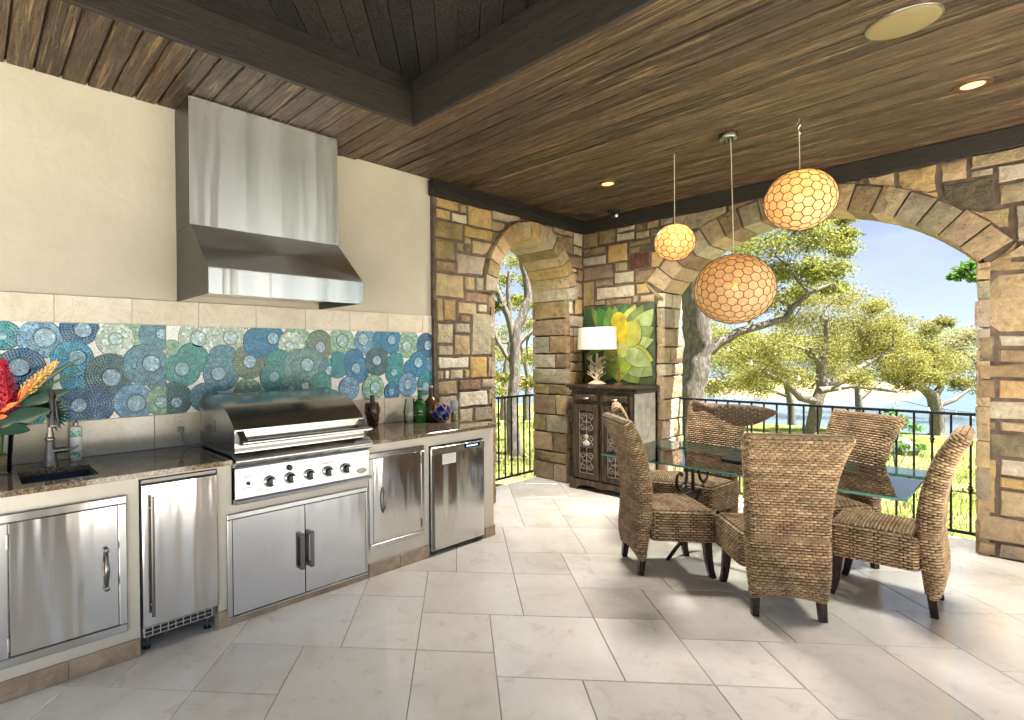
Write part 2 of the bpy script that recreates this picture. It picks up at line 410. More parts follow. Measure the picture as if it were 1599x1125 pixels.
# far wooded hills
q = NM('wooded_hill', rough=1, spec=.05); v = q.n('ShaderNodeNewGeometry').outputs['Position']
q.col(q.ramp(q.noise(v, .09, 6, .7), [(.3, (.05, .075, .04)), (.7, (.13, .15, .085))])); q.bump(q.noise(v, .12, 5, .7), 1, 6)
b = MB(); HX = 24; yy = [-900+i*45 for i in range(55)]
for j, y in enumerate(yy):
    hgt = 13+6*sin(y*.006+.8)+6*sin(y*.017)+3*sin(y*.043)
    for i in range(HX):
        t = i/(HX-1); b.v.append((430+t*330+20*sin(y*.01), y, -3+hgt*sin(pi*min(1, t*1.05)/1.0*.5)**1.4+1.8*sin(i*1.7+y*.11)))
b.f = [(j*HX+i, j*HX+i+1, (j+1)*HX+i+1, (j+1)*HX+i) for j in range(len(yy)-1) for i in range(HX-1)]; b.m = [0]*len(b.f)
setp(b.build('hills', q.m, None, True), kind='structure', label='low wooded hills on the far shore')
# unseen pale paving, added to bounce sunlight into the porch
b = MB(); b.box(-9, 6.0, -12, -1.32, -.30, -.06); b.box(-9, -.92, -1.32, 3.6, -.30, -.06)
BOUNCE = simple('bounce_limestone', (.74, .71, .65), .7, nscale=2, namp=.1)
setp(b.build('bounce_paving', BOUNCE), kind='structure', label='unseen pale limestone paving added to bounce sunlight into the porch')

# ------------------------------------------------------------------ porch floor with its tiles
fl = MB(); fl.box(-.9, 6.03, -1.3, 3.96, -.30, -.005)
floor = setp(fl.build('floor', GROUT), kind='structure', label='porch floor of large diagonal travertine tiles')
UN, U0, V0 = .1955, .355, 2.46
def uv2w(u, v): return ((u+v)*.70710678, (v-u)*.70710678)
def tile_mesh(poly, z0, z1, c=.0025, gap=.0022):
    n = len(poly); cx = sum(p[0] for p in poly)/n; cy_ = sum(p[1] for p in poly)/n
    def ins(d): return [(p[0]+(cx-p[0])*d/max(.01, hypot(cx-p[0], cy_-p[1]))*1.35, p[1]+(cy_-p[1])*d/max(.01, hypot(cx-p[0], cy_-p[1]))*1.35) for p in poly]
    a, d = ins(gap), ins(gap+c)
    b = MB(); b.v = [(x, y, z0) for x, y in a]+[(x, y, z1-c) for x, y in a]+[(x, y, z1) for x, y in d]
    b.f = [(k*n+i, k*n+(i+1) % n, (k+1)*n+(i+1) % n, (k+1)*n+i) for k in (0, 1) for i in range(n)]+[tuple(2*n+i for i in range(n))]
    b.m = [0]*len(b.f); return b
share = {}
for a in range(-14, 15):
    for c in range(-14, 15):
        bi, bj = 5*a+2*c, 2*a-3*c
        for k, (i, j, wu, wv) in enumerate(((-3, 3, 3, 3), (0, 3, 2, 3), (0, 6, 2, 2))):
            u, v_ = U0+(i+bi)*UN, V0+(j+bj)*UN
            pl = [uv2w(u, v_), uv2w(u+wu*UN, v_), uv2w(u+wu*UN, v_+wv*UN), uv2w(u, v_+wv*UN)]
            cp = clip_rect(pl, -.9, 6.03, -1.3, 3.96)
            if not cp: continue
            ox, oy = pl[0]
            area = abs(sum(cp[n][0]*cp[n-1][1]-cp[n-1][0]*cp[n][1] for n in range(len(cp))))/2
            if area < .004: continue
            full = abs(area-wu*wv*UN*UN) < 1e-5
            if full and k in share: me = share[k]
            else:
                tb = tile_mesh([(x-ox, y-oy) for x, y in cp], -.014, 0)
                me = mesh('floor_tile', tb.v, tb.f, FLOOR)
                if full: share[k] = me
            link('floor_tile', me, floor, (ox, oy, random.uniform(-.0006, .0006)))

# ------------------------------------------------------------------ stone walls
PAL = dict(t=(.35, .26, .16), o=(.40, .27, .12), y=(.43, .29, .11), b=(.215, .15, .092), g=(.30, .255, .19), l=(.43, .37, .285), w=(.58, .53, .45), r=(.30, .19, .10), R=(.11, .045, .035), d=(.11, .09, .07), v=(.22, .165, .08), p=(.36, .275, .18))
KEYS = 'ttoybbgglrvpp'
def stone(parent, poly, F, d0, d1, colr, org, name='stone', dens=.09, bev=.012, jit=.006):
    pts = []
    for i in range(len(poly)):
        a, c = poly[i], poly[(i+1) % len(poly)]; k = max(1, min(4, int(round(hypot(c[0]-a[0], c[1]-a[1])/dens))))
        for t in range(k): pts.append((a[0]+(c[0]-a[0])*t/k, a[1]+(c[1]-a[1])*t/k))
    while len(pts) > 13: pts = [p for i, p in enumerate(pts) if i % 4 != 3 or i in (0,)]
    n = len(pts); cx = sum(p[0] for p in pts)/n; cz = sum(p[1] for p in pts)/n
    def ins(p, d):
        q = hypot(p[0]-cx, p[1]-cz) or 1; k = min(.5, d/q); return (p[0]+(cx-p[0])*k, p[1]+(cz-p[1])*k)
    J = lambda s: random.uniform(-s, s)
    b = MB(); A = [(p[0]+J(jit*.6), p[1]+J(jit*.6)) for p in pts]; tl = (J(.02), J(.02))
    b.v = [F(p[0], p[1], d0) for p in A]
    for lvl, (i_, d_) in enumerate(((.002, d1-bev), (.002+bev*.9, d1))):
        for p in A:
            r = ins(p, i_); b.v.append(F(r[0]+J(jit*.4), r[1]+J(jit*.4), d_+(J(jit)+(r[0]-cx)*tl[0]+(r[1]-cz)*tl[1] if lvl else J(jit*.3))))
    b.v.append(F(cx+J(.03), cz+J(.02), d1+J(jit)+.004))
    b.f = [(k*n+i, k*n+(i+1) % n, (k+1)*n+(i+1) % n, (k+1)*n+i) for k in (0, 1) for i in range(n)]+[(2*n+i, 2*n+(i+1) % n, 3*n) for i in range(n)]
    b.m = [0]*len(b.f)
    o = b.build(name, STONE, parent, True, org=org(cx, cz) if callable(org) else org)
    f = random.uniform(.85, 1.12); o.color = (colr[0]*f, colr[1]*f*random.uniform(.96, 1.04), colr[2]*f*random.uniform(.88, 1.02), 1)
    return o
def ashlar(x0, x1, z0, z1):
    out = []; z = z0
    while z < z1-.05:
        h = random.choice((.11, .15, .19, .24, .28)); h = min(h, z1-z)
        if z1-z-h < .08: h = z1-z
        x = x0
        while x < x1-.03:
            w_ = random.uniform(.14, .42)*(1.1 if h > .2 else .9); w_ = min(w_, x1-x)
            if x1-x-w_ < .09: w_ = x1-x
            if h > .2 and random.random() < .3:
                k = random.uniform(.4, .6); out += [(x, x+w_, z, z+h*k), (x, x+w_, z+h*k, z+h)]
            else: out.append((x, x+w_, z, z+h))
            x += w_
        z += h
    return out
def lay(parent, F, rects, arch=None, depth=.0, gap=.0045):
    """arch = (centre, radius, spring height, half width) of the opening incl. its ring: stones give way to it"""
    for a, b_, c, d, k in rects:
        poly = []
        q = rect(a+gap, b_-gap, c+gap, d-gap)
        for i in range(4):
            p0, p1 = q[i], q[(i+1) % 4]
            for t in range(4 if arch else 1): poly.append((p0[0]+(p1[0]-p0[0])*t/4, p0[1]+(p1[1]-p0[1])*t/4))
        if arch:
            ac, ar, az, hw = arch; out = []; moved = 0
            for p in poly:
                dx, dz = p[0]-ac, p[1]-az
                rr = hypot(dx, dz)
                if p[1] > az and rr < ar and abs(dx) < rr*min(1, hw/(ar-.2)+.03): p = (ac+dx/rr*ar, az+dz/rr*ar); moved += 1
                out.append(p)
            area = abs(sum(out[i][0]*out[i-1][1]-out[i-1][0]*out[i][1] for i in range(len(out))))/2
            if area < .002: continue
            poly = out if moved else q
        col_ = PAL[k] if k in PAL else PAL[random.choice(KEYS)]
        stone(parent, poly, F, -.03, depth+random.uniform(.004, .018), col_, lambda s, t: F(s, t, 0))
def parse(s, sc_=.01):
    return [tuple(float(x)*sc_ for x in e.split(',')[:4])+(e.split(',')[4],) for e in s.split()]
SM = parse('323,352,284,293,o 354,363,284,293,r 323,341,274,283,o 343,364,274,283,w 365,398,274,293,o 399,443,285,294,l 446,474,288,294,l 398,418,274,284,t 420,432,276,284,t 322,357,257,273,v 359,399,262,273,y 359,369,255,262,t 322,347,237,256,v 348,358,247,256,b 359,369,247,254,b 370,399,247,261,t 400,416,260,273,b 349,390,226,246,g 323,348,226,236,b 322,359,203,225,t 360,374,211,225,t 375,400,211,225,g 360,392,200,210,b 393,402,196,210,b 322,331,180,202,t 332,348,181,202,r 349,376,188,200,t 377,391,191,199,l 368,402,149,190,g 353,367,181,187,b 324,344,160,179,l 346,367,170,180,g 345,367,149,169,t 324,344,149,159,g 324,365,137,148,w 366,390,127,148,y 391,402,127,148,g 323,332,127,136,t 333,339,127,136,w 340,357,127,136,l 358,365,127,136,t 324,349,113,126,p 350,381,116,126,b 382,402,117,126,g 351,391,100,115,w 392,402,100,116,t 351,370,85,99,l 371,402,85,99,g 324,349,101,112,l 324,350,85,100,p 324,370,72,84,g 371,402,72,84,t 486,501,283,293,t 502,522,287,293,t 523,541,287,293,o 504,541,266,286,b 542,560,278,293,l 542,560,266,277,p 526,560,251,265,b 528,549,246,250,w 533,550,236,245,t 551,560,236,250,r 542,560,216,235,t 544,560,196,215,o')
BG = parse('334,354,276,293,v 312,333,277,293,v 289,311,287,293,l 289,311,277,286,l 276,288,285,293,b 262,275,285,293,r 247,261,286,293,g 272,288,276,284,t 256,271,276,284,b 271,296,269,275,v 324,354,266,275,b 324,354,254,265,l 297,322,254,275,y 283,296,261,268,b 272,296,243,261,R 256,271,242,260,o 315,354,237,253,b 298,313,243,253,t 290,314,229,242,l 264,289,227,241,b 256,263,232,241,t 315,337,228,236,b 339,354,206,236,v 289,337,213,227,l 256,288,215,226,o 325,338,206,212,b 292,324,205,212,b 285,291,205,214,t 267,284,205,214,t 257,266,205,214,b 196,246,276,293,g 150,195,280,293,b 107,149,279,293,t 92,106,283,293,b 73,91,277,293,t 49,72,272,293,o 33,48,277,293,t 0,32,283,293,t 20,32,277,282,g -3,19,270,282,l 62,71,268,276,g 48,61,262,272,o 19,47,253,276,d -3,18,254,269,p 12,34,237,252,t 11,24,226,236,b -3,10,226,253,g -3,17,215,225,t -3,28,206,214,b -3,28,162,205,t 19,28,141,161,d -3,18,152,161,l -3,18,141,151,b -3,28,130,140,b 19,28,115,129,b -3,18,115,129,o -3,28,100,114,l 18,28,92,99,b -3,17,92,99,t -3,28,73,91,d 18,28,31,72,o -3,17,60,72,l -3,17,51,59,o -3,17,31,50,t -3,28,12,30,t 18,28,1,11,t -3,17,1,11,g')

def wall_body(name, F, s0, s1, z1, a0, a1, zs, R, zc, T, parent):
    """mortar body with an arched opening, extruded through the thickness"""
    c = (a0+a1)/2; arc = []
    th0 = math.asin(min(1, (a1-a0)/2/R)); n = 20
    for i in range(n+1):
        t = th0-2*th0*i/n; arc.append((c+R*sin(t), zc+R*cos(t)))
    poly = [(s0, -.05), (a0, -.05)]+arc[::-1]+[(a1, -.05), (s1, -.05), (s1, z1), (s0, z1)]
    b = MB(); b.prism(poly, F, -T, 0); return b.build(name, MORTAR, parent)
def voussoirs(parent, F, c, zc, R, dep, t0, t1, n, T, proud, cols):
    for i in range(n):
        a = t0+(t1-t0)*i/n+.0032; e = t0+(t1-t0)*(i+1)/n-.0032
        dd = dep*random.uniform(.93, 1.05)
        P = lambda r, t: (c+r*sin(t), zc+r*cos(t))
        m_ = (a+e)/2
        poly = [P(R, a), P(R, m_), P(R, e), P(R+dd, e), P(R+dd, m_), P(R+dd, a)]
        stone(parent, poly, F, -T-.012, proud+random.uniform(0, .006), PAL[cols[i % len(cols)]], F(*P(R+dep/2, m_), 0), 'voussoir', dens=.2, jit=.0035, bev=.007)
def quoins(parent, F, edge, inward, z0, z1, T, keys, corner=True):
    """stones of a jamb: each wraps the corner; edge = s of the jamb face; inward = -1/+1 direction (along s) into the wall"""
    z = z0
    while z < z1-.04:
        h = random.uniform(.12, .27); h = min(h, z1-z)
        if z1-z-h < .09: h = z1-z
        cuts = [-T-.012, .0] if random.random() < .35 else [-T-.012, -T*random.uniform(.3, .7), .0]
        for k in range(len(cuts)-1):
            d0, d1 = cuts[k]+(.005 if k else 0), cuts[k+1]-.005
            if k == len(cuts)-2: d1 = random.uniform(.008, .018)
            w_ = random.uniform(.07, .13)
            pr = random.uniform(.0, .01)
            s0_, s1_ = edge-inward*pr, edge+inward*w_
            # built lying in the jamb face so its rough face looks into the opening
            G = lambda s, t, d: F(edge-inward*d, t, s)
            poly = rect(d0, d1, z+.006, z+h-.006)
            stone(parent, poly, G, -.06, pr+.004, PAL[random.choice(keys)], F(edge, z+h/2, (d0+d1)/2), dens=.14)
        z += h

# wall with the small arch
AC, AR, AZ = 4.64, .62, 2.125
Fs = fy(YS)
ws = thing('stone_wall', (4.4, YS, 0), 'rough stone wall pierced by the narrow round arch beside the counter', 'wall')
wall_body('mortar_core', Fs, 3.20, 6.02, 3.3, AC-AR-.03, AC+AR+.03, AZ, AR+.03, AZ, TS, ws)
lay(ws, Fs, SM, (AC, AR+.19, AZ, AR))
lay(ws, Fs, [r+('?',) for r in ashlar(3.21, 4.02, 0, .71)]+[r+('?',) for r in ashlar(5.27, 5.62, 0, 1.95)]+[(5.27, 5.41, 1.96, 2.15, 'w'), (5.42, 5.43, 1.96, 2.0, 't')][:1], None)
voussoirs(ws, Fs, AC, AZ, AR, .175, -pi/2, pi/2, 15, TS, .045, 'gbtorrtotgbtotl')
quoins(ws, Fs, AC-AR, -1, 0, AZ, TS, 'gbtlg'); quoins(ws, Fs, AC+AR, 1, 0, AZ, TS, 'bvtbgt')
# wall with the big arch
BC, BHW, BZS, BR = 1.4235, 1.1475, 2.148, 1.415
BZC = 2.735-BR
Fb = fx(XW)
wb = thing('stone_wall', (XW, 1.4, 0), 'rough stone wall with the wide arch opening to the lake', 'wall')
wall_body('mortar_core', Fb, -1.15, 3.52, 3.3, BC-BHW-.03, BC+BHW+.03, BZS, BR+.03, BZC, TB, wb)
def biglay(rs): lay(wb, Fb, rs, (BC, BR+.225, BZC, BHW))
biglay(BG)
lay(wb, Fb, [r+('?',) for r in ashlar(2.66, 3.52, 0, 2.04)]+[r+('?',) for r in ashlar(-1.13, -.04, 0, 2.93)], None)
T0 = math.asin(BHW/BR)
voussoirs(wb, Fb, BC, BZC, BR, .215, -T0, T0, 17, TB, .016, 'tpggpbtbgbgbtgbtt')
quoins(wb, Fb, BC-BHW, -1, 0, BZS, TB, 'tbgt'); quoins(wb, Fb, BC+BHW, 1, 0, BZS, TB, 'lttltgp')
zz = 0
while zz < 2.04:      # edge stones next to the painted panel
    h = random.uniform(.13, .26); lay(wb, Fb, [(2.575, 2.655, zz, min(2.04, zz+h), random.choice('tbovl'))]); zz += h

# ------------------------------------------------------------------ kitchen wall with its backsplash
kw = thing('kitchen_wall', (1, YK, 0), 'cream plaster wall behind the outdoor kitchen counter', 'wall')
MB().box(-.95, 3.21, YK, YK+.3, 0, 3.3).build('plaster', PLASTER, kw)
def tiles(xlist, z0, z1):
    for a, c in zip(xlist, xlist[1:]):
        MB().box(a+.0012, c-.0012, YK-.011+random.uniform(-.0006, .0006), YK+.01, z0+.0012, z1-.0012, .0015).build('backsplash_tile', LIME, kw, org=((a+c)/2, YK, z0))
tiles([-.414, -.024, .366, .757, 1.15, 1.541, 1.927, 2.317, 2.702, 3.09, 3.2], 1.699, 1.855)
tiles([-.46, -.02, .428, .875, 1.32, 1.765, 2.21, 2.657, 3.10, 3.2], .926, 1.137)
MCOL = dict(t=(.006, .20, .24), p=(.12, .27, .42), n=(.004, .075, .19), g=(.22, .38, .27), w=(.42, .51, .45), s=(.075, .20, .27), c=(.008, .22, .37), k=(.018, .085, .105), m=(.03, .22, .21), o=(.12, .17, .12), b=(.003, .15, .31), h=(.10, .25, .24))
# mosaic: rings of small tesserae winding round each disc's centre
q = NM('mosaic_tesserae', rough=.12, spec=.6); oi = q.n('ShaderNodeObjectInfo'); tcx = q.n('ShaderNodeTexCoord')
sp = q.n('ShaderNodeSeparateXYZ', {0: tcx.outputs['Object']})
an = q.math('ARCTAN2', sp.outputs['Z'], sp.outputs['X'])
an01 = q.math('ADD', q.math('DIVIDE', an, 2*pi), .5)
rad = q.math('SQRT', q.math('ADD', q.math('MULTIPLY', sp.outputs['X'], sp.outputs['X']), q.math('MULTIPLY', sp.outputs['Z'], sp.outputs['Z'])))
rr = q.math('ADD', q.math('DIVIDE', rad, .0145), an01)
ring = q.math('FLOOR', rr); fr_ = q.math('FRACT', rr)
nseg = q.math('ADD', q.math('FLOOR', q.math('MULTIPLY', ring, 5.2)), 4.0)
aa = q.math('MULTIPLY', an01, nseg); seg = q.math('FLOOR', aa); fa = q.math('FRACT', aa)
cv = q.n('ShaderNodeCombineXYZ', {0: ring, 1: seg, 2: oi.outputs['Random']})
wnz = q.n('ShaderNodeTexWhiteNoise', {'Vector': cv.outputs[0]}, noise_dimensions='3D')
base = q.mix(1, oi.outputs['Color'], q.ramp(wnz.outputs['Value'], [(0, .62), (.6, 1.0), (.9, 1.3), (1, 1.7)]), 'MULTIPLY')
edge = q.math('MULTIPLY', q.math('MULTIPLY', fr_, q.math('SUBTRACT', 1.0, fr_)), 4.0); edge2 = q.math('MULTIPLY', q.math('MULTIPLY', fa, q.math('SUBTRACT', 1.0, fa)), 4.0)
gm = q.math('MINIMUM', edge, edge2); gmask = q.ramp(gm, [(.22, 1), (.42, 0)])
q.col(q.mix(q.math('MULTIPLY', gmask, .38), base, (.42, .52, .52)))
q.rgh(q.ramp(wnz.outputs['Value'], [(0, .06), (1, .22)])); q.bump(q.math('ADD', gm, q.math('MULTIPLY', wnz.outputs['Value'], 1.2)), .5, .003)
MOS = q.m
q = NM('white_tesserae', rough=.2); tcx = q.n('ShaderNodeTexCoord'); vo = q.n('ShaderNodeTexVoronoi', {'Vector': tcx.outputs['Object'], 'Scale': 70.0}, feature='DISTANCE_TO_EDGE')
vr = q.n('ShaderNodeTexVoronoi', {'Vector': tcx.outputs['Object'], 'Scale': 70.0})
q.col(q.mix(q.ramp(vo.outputs['Distance'], [(.05, 1), (.12, 0)]), q.ramp(vr.outputs['Color'], [(0, (.74, .74, .70)), (1, (.85, .85, .82))]), (.6, .6, .57)))
MOSW = q.m
MOSAIC = ['143,1621,71,t,135,1615,22 302,1604,98,p,321,1611,53 486,1665,90,n,503,1659,45 765,1614,88,g 668,1606,96,w,668,1609,37 893,1638,94,s,925,1643,36 212,1437,107,n,207,1450,49 470,1376,75,c 449,1493,96,c,472,1500,44 280,1369,73,n 631,1395,117,k,643,1380,52 911,1375,83,s 830,1452,119,s,860,1459,52 552,1225,102,n 469,1231,89,n,477,1227,41 760,1226,103,p,773,1218,53 917,1224,86,g,916,1216,38 256,1186,59,t 371,1163,41,t 20,1500,95,c,20,1500,40 60,1260,100,s,60,1260,44',
 '1146,1625,115,w,1146,1617,49 1363,1634,120,w,1358,1626,48 986,1541,61,g 1109,1488,94,m 1048,1417,103,m,1043,1422,46 1307,1476,97,s 1295,1389,114,s,1273,1384,48 1491,1462,112,o,1491,1462,47 992,1229,102,k,1004,1208,35 1477,1250,89,g,1477,1239,33 1177,1234,84,s 1556,1597,102,b 1640,1609,110,b,1665,1627,44 1854,1600,113,g 1809,1576,97,w,1796,1570,35 2043,1577,108,o,2050,1565,44 1712,1436,104,m 1674,1350,101,m,1670,1350,41 1866,1421,119,h 1946,1431,121,h,1935,1432,53 2125,1385,87,s,2125,1385,37 1799,1257,83,h,1799,1251,33 2054,1275,93,m',
 '2244,1604,111,g,2249,1616,52 2474,1610,103,p,2449,1631,50 2644,1621,96,b 2737,1618,104,b,2743,1631,44 2938,1606,105,g 2909,1569,87,g,2903,1574,50 3132,1584,103,n,3151,1584,46 2204,1427,99,t 2361,1458,88,b 2392,1386,106,b,2375,1395,46 2588,1447,113,k,2583,1455,44 2780,1435,80,t 2768,1346,87,t,2763,1351,35 2960,1377,83,b 3038,1417,102,b,3032,1431,48 3213,1409,71,p 3141,1241,104,t,3116,1214,45 2309,1238,88,p,2289,1218,29 2543,1231,100,g,2559,1231,52 2738,1187,75,b,2727,1187,32 2911,1242,95,p,2911,1242,45']
Fk = fy(YK)
for (x0, x1), data in zip(((-.05, .946), (.948, 2.145), (2.147, 3.2)), MOSAIC):
    pn = MB().box(x0+.0008, x1-.0008, YK-.008, YK+.01, 1.1385, 1.6985).build('mosaic_panel', MOSW, kw)
    for k, e in enumerate(data.split()):
        e = e.split(','); X, Z, R_ = (float(t)*.001 for t in e[:3]); R_ *= 1.07; c = MCOL[e[3]]
        def disc(x, z, r, d0, d1, c, nm, par):
            n = 30 if r > .06 else 18; ph = random.uniform(0, 6)
            pl = clip_rect([(x+r*cos(2*pi*i/n), z+r*(1+.02*sin(ph+4*pi*i/n))*sin(2*pi*i/n)) for i in range(n)], x0+.002, x1-.002, 1.14, 1.697)
            if not pl: return None
            b = MB(); b.prism(pl, Fk, d0, d1); o = b.build(nm, MOS, par, org=(x, YK, z)); o.color = (*c, 1); return o
        h = .0085+.0004*k
        disc(X, Z, R_+.0035, .004, h-.0003, tuple(t*.35 for t in c), 'mosaic_rim', pn)
        o = disc(X, Z, R_-.001, .004, h, c, 'mosaic_disc', pn)
        if len(e) > 4:
            x, z, r = (float(t)*.001 for t in e[4:])
            dk = tuple(t*.45 for t in c); lt = (.22+.4*c[0], .34+.35*c[1], .46+.2*c[2])
            o1 = disc(x, z, r*1.12, .004, h+.0012, dk, 'mosaic_ring', pn); o2 = disc(x, z, r*.92, .004, h+.0024, lt, 'mosaic_centre', pn)

# ------------------------------------------------------------------ ceiling
ce = MB(); ce.box(-.32, 6.12, -1.2, 4.1, 3.62, 3.75)  # unseen roof edges cut back so sky and sun bounce brighten the interior
ceiling = setp(ce.build('ceiling', SHADOWBOX), kind='structure', label='dark timber porch ceiling with a raised centre')
XT, YT = 2.32, 2.75                     # corner of the raised tray
def plank(x0, x1, y0, y1, mat_, name='plank'):
    MB().box(x0+.005, x1-.005, y0, y1, ZC+random.uniform(0, .006), ZC+.0245, .004).build(name, mat_, ceiling, org=((x0+x1)/2, random.uniform(-3, 3), ZC))
MB().box(-.3, 5.64, YT+.02, YK, ZC+.023, ZC+.03).build('soffit_backing', SHADOWBOX, ceiling)
MB().box(XT+.02, 5.64, -1.15, YT+.02, ZC+.023, ZC+.031).build('soffit_backing', SHADOWBOX, ceiling)
MB().box(-.3, XT+.02, -1.15, -.6, ZC, ZC+.022).build('soffit_backing', PLANK, ceiling)
MB().box(-.3, -.2, -.6, YT, ZC, ZC+.022).build('soffit_backing', PLANK, ceiling)
x = .166-.124*3
while x < 5.6:
    a, c = x, x+.124
    if c <= XT: plank(a, c, YT+.002, YK-.002, PLANK)
    elif a < XT: plank(a, c, YT+.032, YK-.002, PLANK); plank(XT+.031, c, -1.15, YT+.031, PLANK)
    else: plank(a, min(c, 5.6), -1.15, (YK if c < 3.2 else YS)-.045, PLANK)
    x = c
# tray: fascia boards and diagonal boards above
for x0, x1, y0, y1, mm in ((-.2, XT-.001, YT, YT+.03, DARKW), (XT, XT+.03, -.6, YT+.03, DARKY), (-.23, -.2, -.6, YT, DARKY), (-.2, XT, -.63, -.6, DARKW)):
    MB().box(x0, x1, y0, y1, ZC-.006, 3.275, .003).build('tray_fascia', mm, ceiling); e_ = .01 if y1 > YT else 0
    MB().box(x0+(.01 if mm is DARKY and x0 > 1 else 0), x1+(.01 if mm is DARKY and x0 > 1 else 0), y0+e_, y1+e_, 3.277, 3.40, .003).build('tray_fascia', mm, ceiling)
for k in range(-24, 24):
    u0 = k*.124; pl = [uv2w(u0+.002, -4), uv2w(u0+.122, -4), uv2w(u0+.122, 8), uv2w(u0+.002, 8)]
    pl = clip_rect(pl, -.2, XT+.02, -.6, YT+.02)
    if pl:
        b = MB(); b.prism(pl, lambda s, t, d: (s, t, d), 3.372+random.uniform(0, .002), 3.392); b.build('tray_board', DARKP, ceiling, org=(u0*.7, -u0*.7, 3.38))
MB().box(-.25, XT+.1, -.7, YT+.1, 3.395, 3.41).build('soffit_backing', SHADOWBOX, ceiling)
# dark fascia over the stone walls
MB().box(3.16, 5.60, YS-.04, YS+.02, 2.932, ZC-.001, .004).build('wall_fascia', DARKW, ceiling)
MB().box(3.16, 5.60, YS-.046, YS-.03, 2.985, ZC-.002, .002).build('wall_fascia', DARKW, ceiling)
MB().box(5.595, 5.66, -1.15, YS-.041, 2.930, ZC-.001, .004).build('wall_fascia', DARKY, ceiling)
MB().box(-.32, 6.12, -1.2, -1.16, 3.0, 3.62).build('outer_fascia', DARKW, ceiling); MB().box(6.06, 6.12, -1.15, 4.1, 3.0, 3.62).build('outer_fascia', DARKY, ceiling)
MB().box(-.32, 6.12, 4.0, 4.1, 3.0, 3.62).build('outer_fascia', DARKW, ceiling); MB().box(-.34, -.3, -1.15, 4.0, 3.0, 3.62).build('outer_fascia', DARKY, ceiling)
# unseen piers on the open side; broad one added to darken the steel's reflection
PIER = simple('pier_stone', (.22, .17, .12), .9, nscale=6, bump=.5)
for x0, x1, lb in ((2.1, 2.42, 'square stone pier holding the roof on the open side'), (.26, .95, 'unseen broad stone pier added for a dark reflection in the steel door')):
    p = thing('stone_pier', ((x0+x1)/2, -1.0, 0), lb, 'pier')
    MB().box(x0, x1, -1.14, -.84, 0, 3.06, .01).build('shaft', PIER, p); MB().box(x0-.03, x1+.03, -1.17, -.81, 0, .14, .01).build('plinth', PIER, p)

# ------------------------------------------------------------------ outdoor kitchen counter
YF = 2.92
kc = thing('kitchen_counter', (1.3, 3.2, 0), 'long stucco kitchen counter with a polished brown granite top', 'counter')
b = MB()
for x0, x1, z0, z1 in ((-.62, .64, .0, .899), (1.03, 1.11, 0, .899), (1.11, 2.04, 0, .668), (2.04, 2.585, 0, .899), (2.585, 3.18, .822, .899), (.64, 1.03, .885, .899)):
    b.box(x0, x1, YF, YF+.07, z0, z1)
b.box(3.18, 3.30, YF, 3.52, 0, .899)
b.box(-.62, .62, YF+.07, 3.55, 0, .74); b.box(1.05, 1.10, YF+.07, 3.55, 0, .899); b.box(2.06, 2.565, YF+.07, 3.55, 0, .899); b.box(1.11, 2.04, YF+.07, 3.55, 0, .6)
b.build('cabinet_body', STUCCO, kc)
MB().box(.62, 1.05, 3.5, 3.55, 0, .899).build('cavity_back', SHADOWBOX, kc); MB().box(2.565, 3.18, 3.5, 3.55, 0, .899).build('cavity_back', SHADOWBOX, kc)
for x0, x1 in ((-.7, -.1), (-.098, .335), (.337, .636), (1.028, 1.104), (2.035, 2.30), (2.302, 2.582), (3.19, 3.308)):
    MB().box(x0, x1, YF-.011, YF+.004, .0, .091, .003).build('base_tile', BASE, kc, org=(x0, YF, 0))
MB().box(3.296, 3.309, YF-.011, 3.5, 0, .091, .003).build('base_tile', BASE, kc, org=(3.3, 3, 0))
MB().box(1.03, 2.035, YF-.008, YF+.004, .0, .028, .003).build('base_tile', BASE, kc, org=(1.5, YF, 0))
b = MB()
for x0, x1, y0, y1 in ((-.65, .177, 2.885, 3.5585), (.483, 1.104, 2.885, 3.5585), (.177, .483, 2.885, 2.992), (.177, .483, 3.315, 3.5585)): b.box(x0, x1, y0, y1, .899, .9255)
ctop = b.build('countertop', GRANITE, kc)
MB().box(2.046, 3.305, 2.885, 3.5585, .899, .9255, .003).build('countertop', GRANITE, kc)
MB().box(1.106, 2.044, 3.475, 3.5585, .899, .9255).build('countertop', GRANITE, kc)

def pull(name, pts, r, par, mat_=CHROME, n=8):
    return MB().tube(pts, r, n).build(name, mat_, par, True)
def door_unit(x0, x1, z0, z1, ix0, ix1, iz0, iz1, halves=1):
    b = MB(); t = .016
    for a, c, d, e in ((x0, x1, iz1, z1), (x0, x1, z0, iz0), (x0, ix0, iz0, iz1), (ix1, x1, iz0, iz1)): b.box(a, c, YF-t, YF+.002, d, e, .004)
    fr = b.build('access_door_frame', STEEL, kc)
    MB().box(ix0-.002, ix1+.002, YF-.004, YF+.004, iz0-.002, iz1+.002).build('door_gap', BLACK, fr)
    xs_ = [ix0+(ix1-ix0)*k/halves for k in range(halves+1)]
    out = []
    for a, c in zip(xs_, xs_[1:]):
        out.append(MB().box(a+.003, c-.003, YF-.014, YF-.003, iz0+.003, iz1-.003, .002).build('door_panel', STEELV, fr, org=((a+c)/2, YF, (iz0+iz1)/2)))
    return fr
def bow(x, z0, z1, out=.035, r=.007, sx=0):
    return [(x+sx*sin(pi*i/10), YF-.014-out*sin(pi*i/10)**.6 if 0 < i < 10 else YF-.012, z0+(z1-z0)*i/10) for i in range(11)]
fr = door_unit(.08, .583, .147, .82, .119, .546, .189, .781)
rr_ = [.009, .008, .0075, .0085, .0105, .0115, .0105, .0085, .0075, .008, .009]
pull('door_handle', bow(.491, .39, .573), rr_, fr, NICKEL)
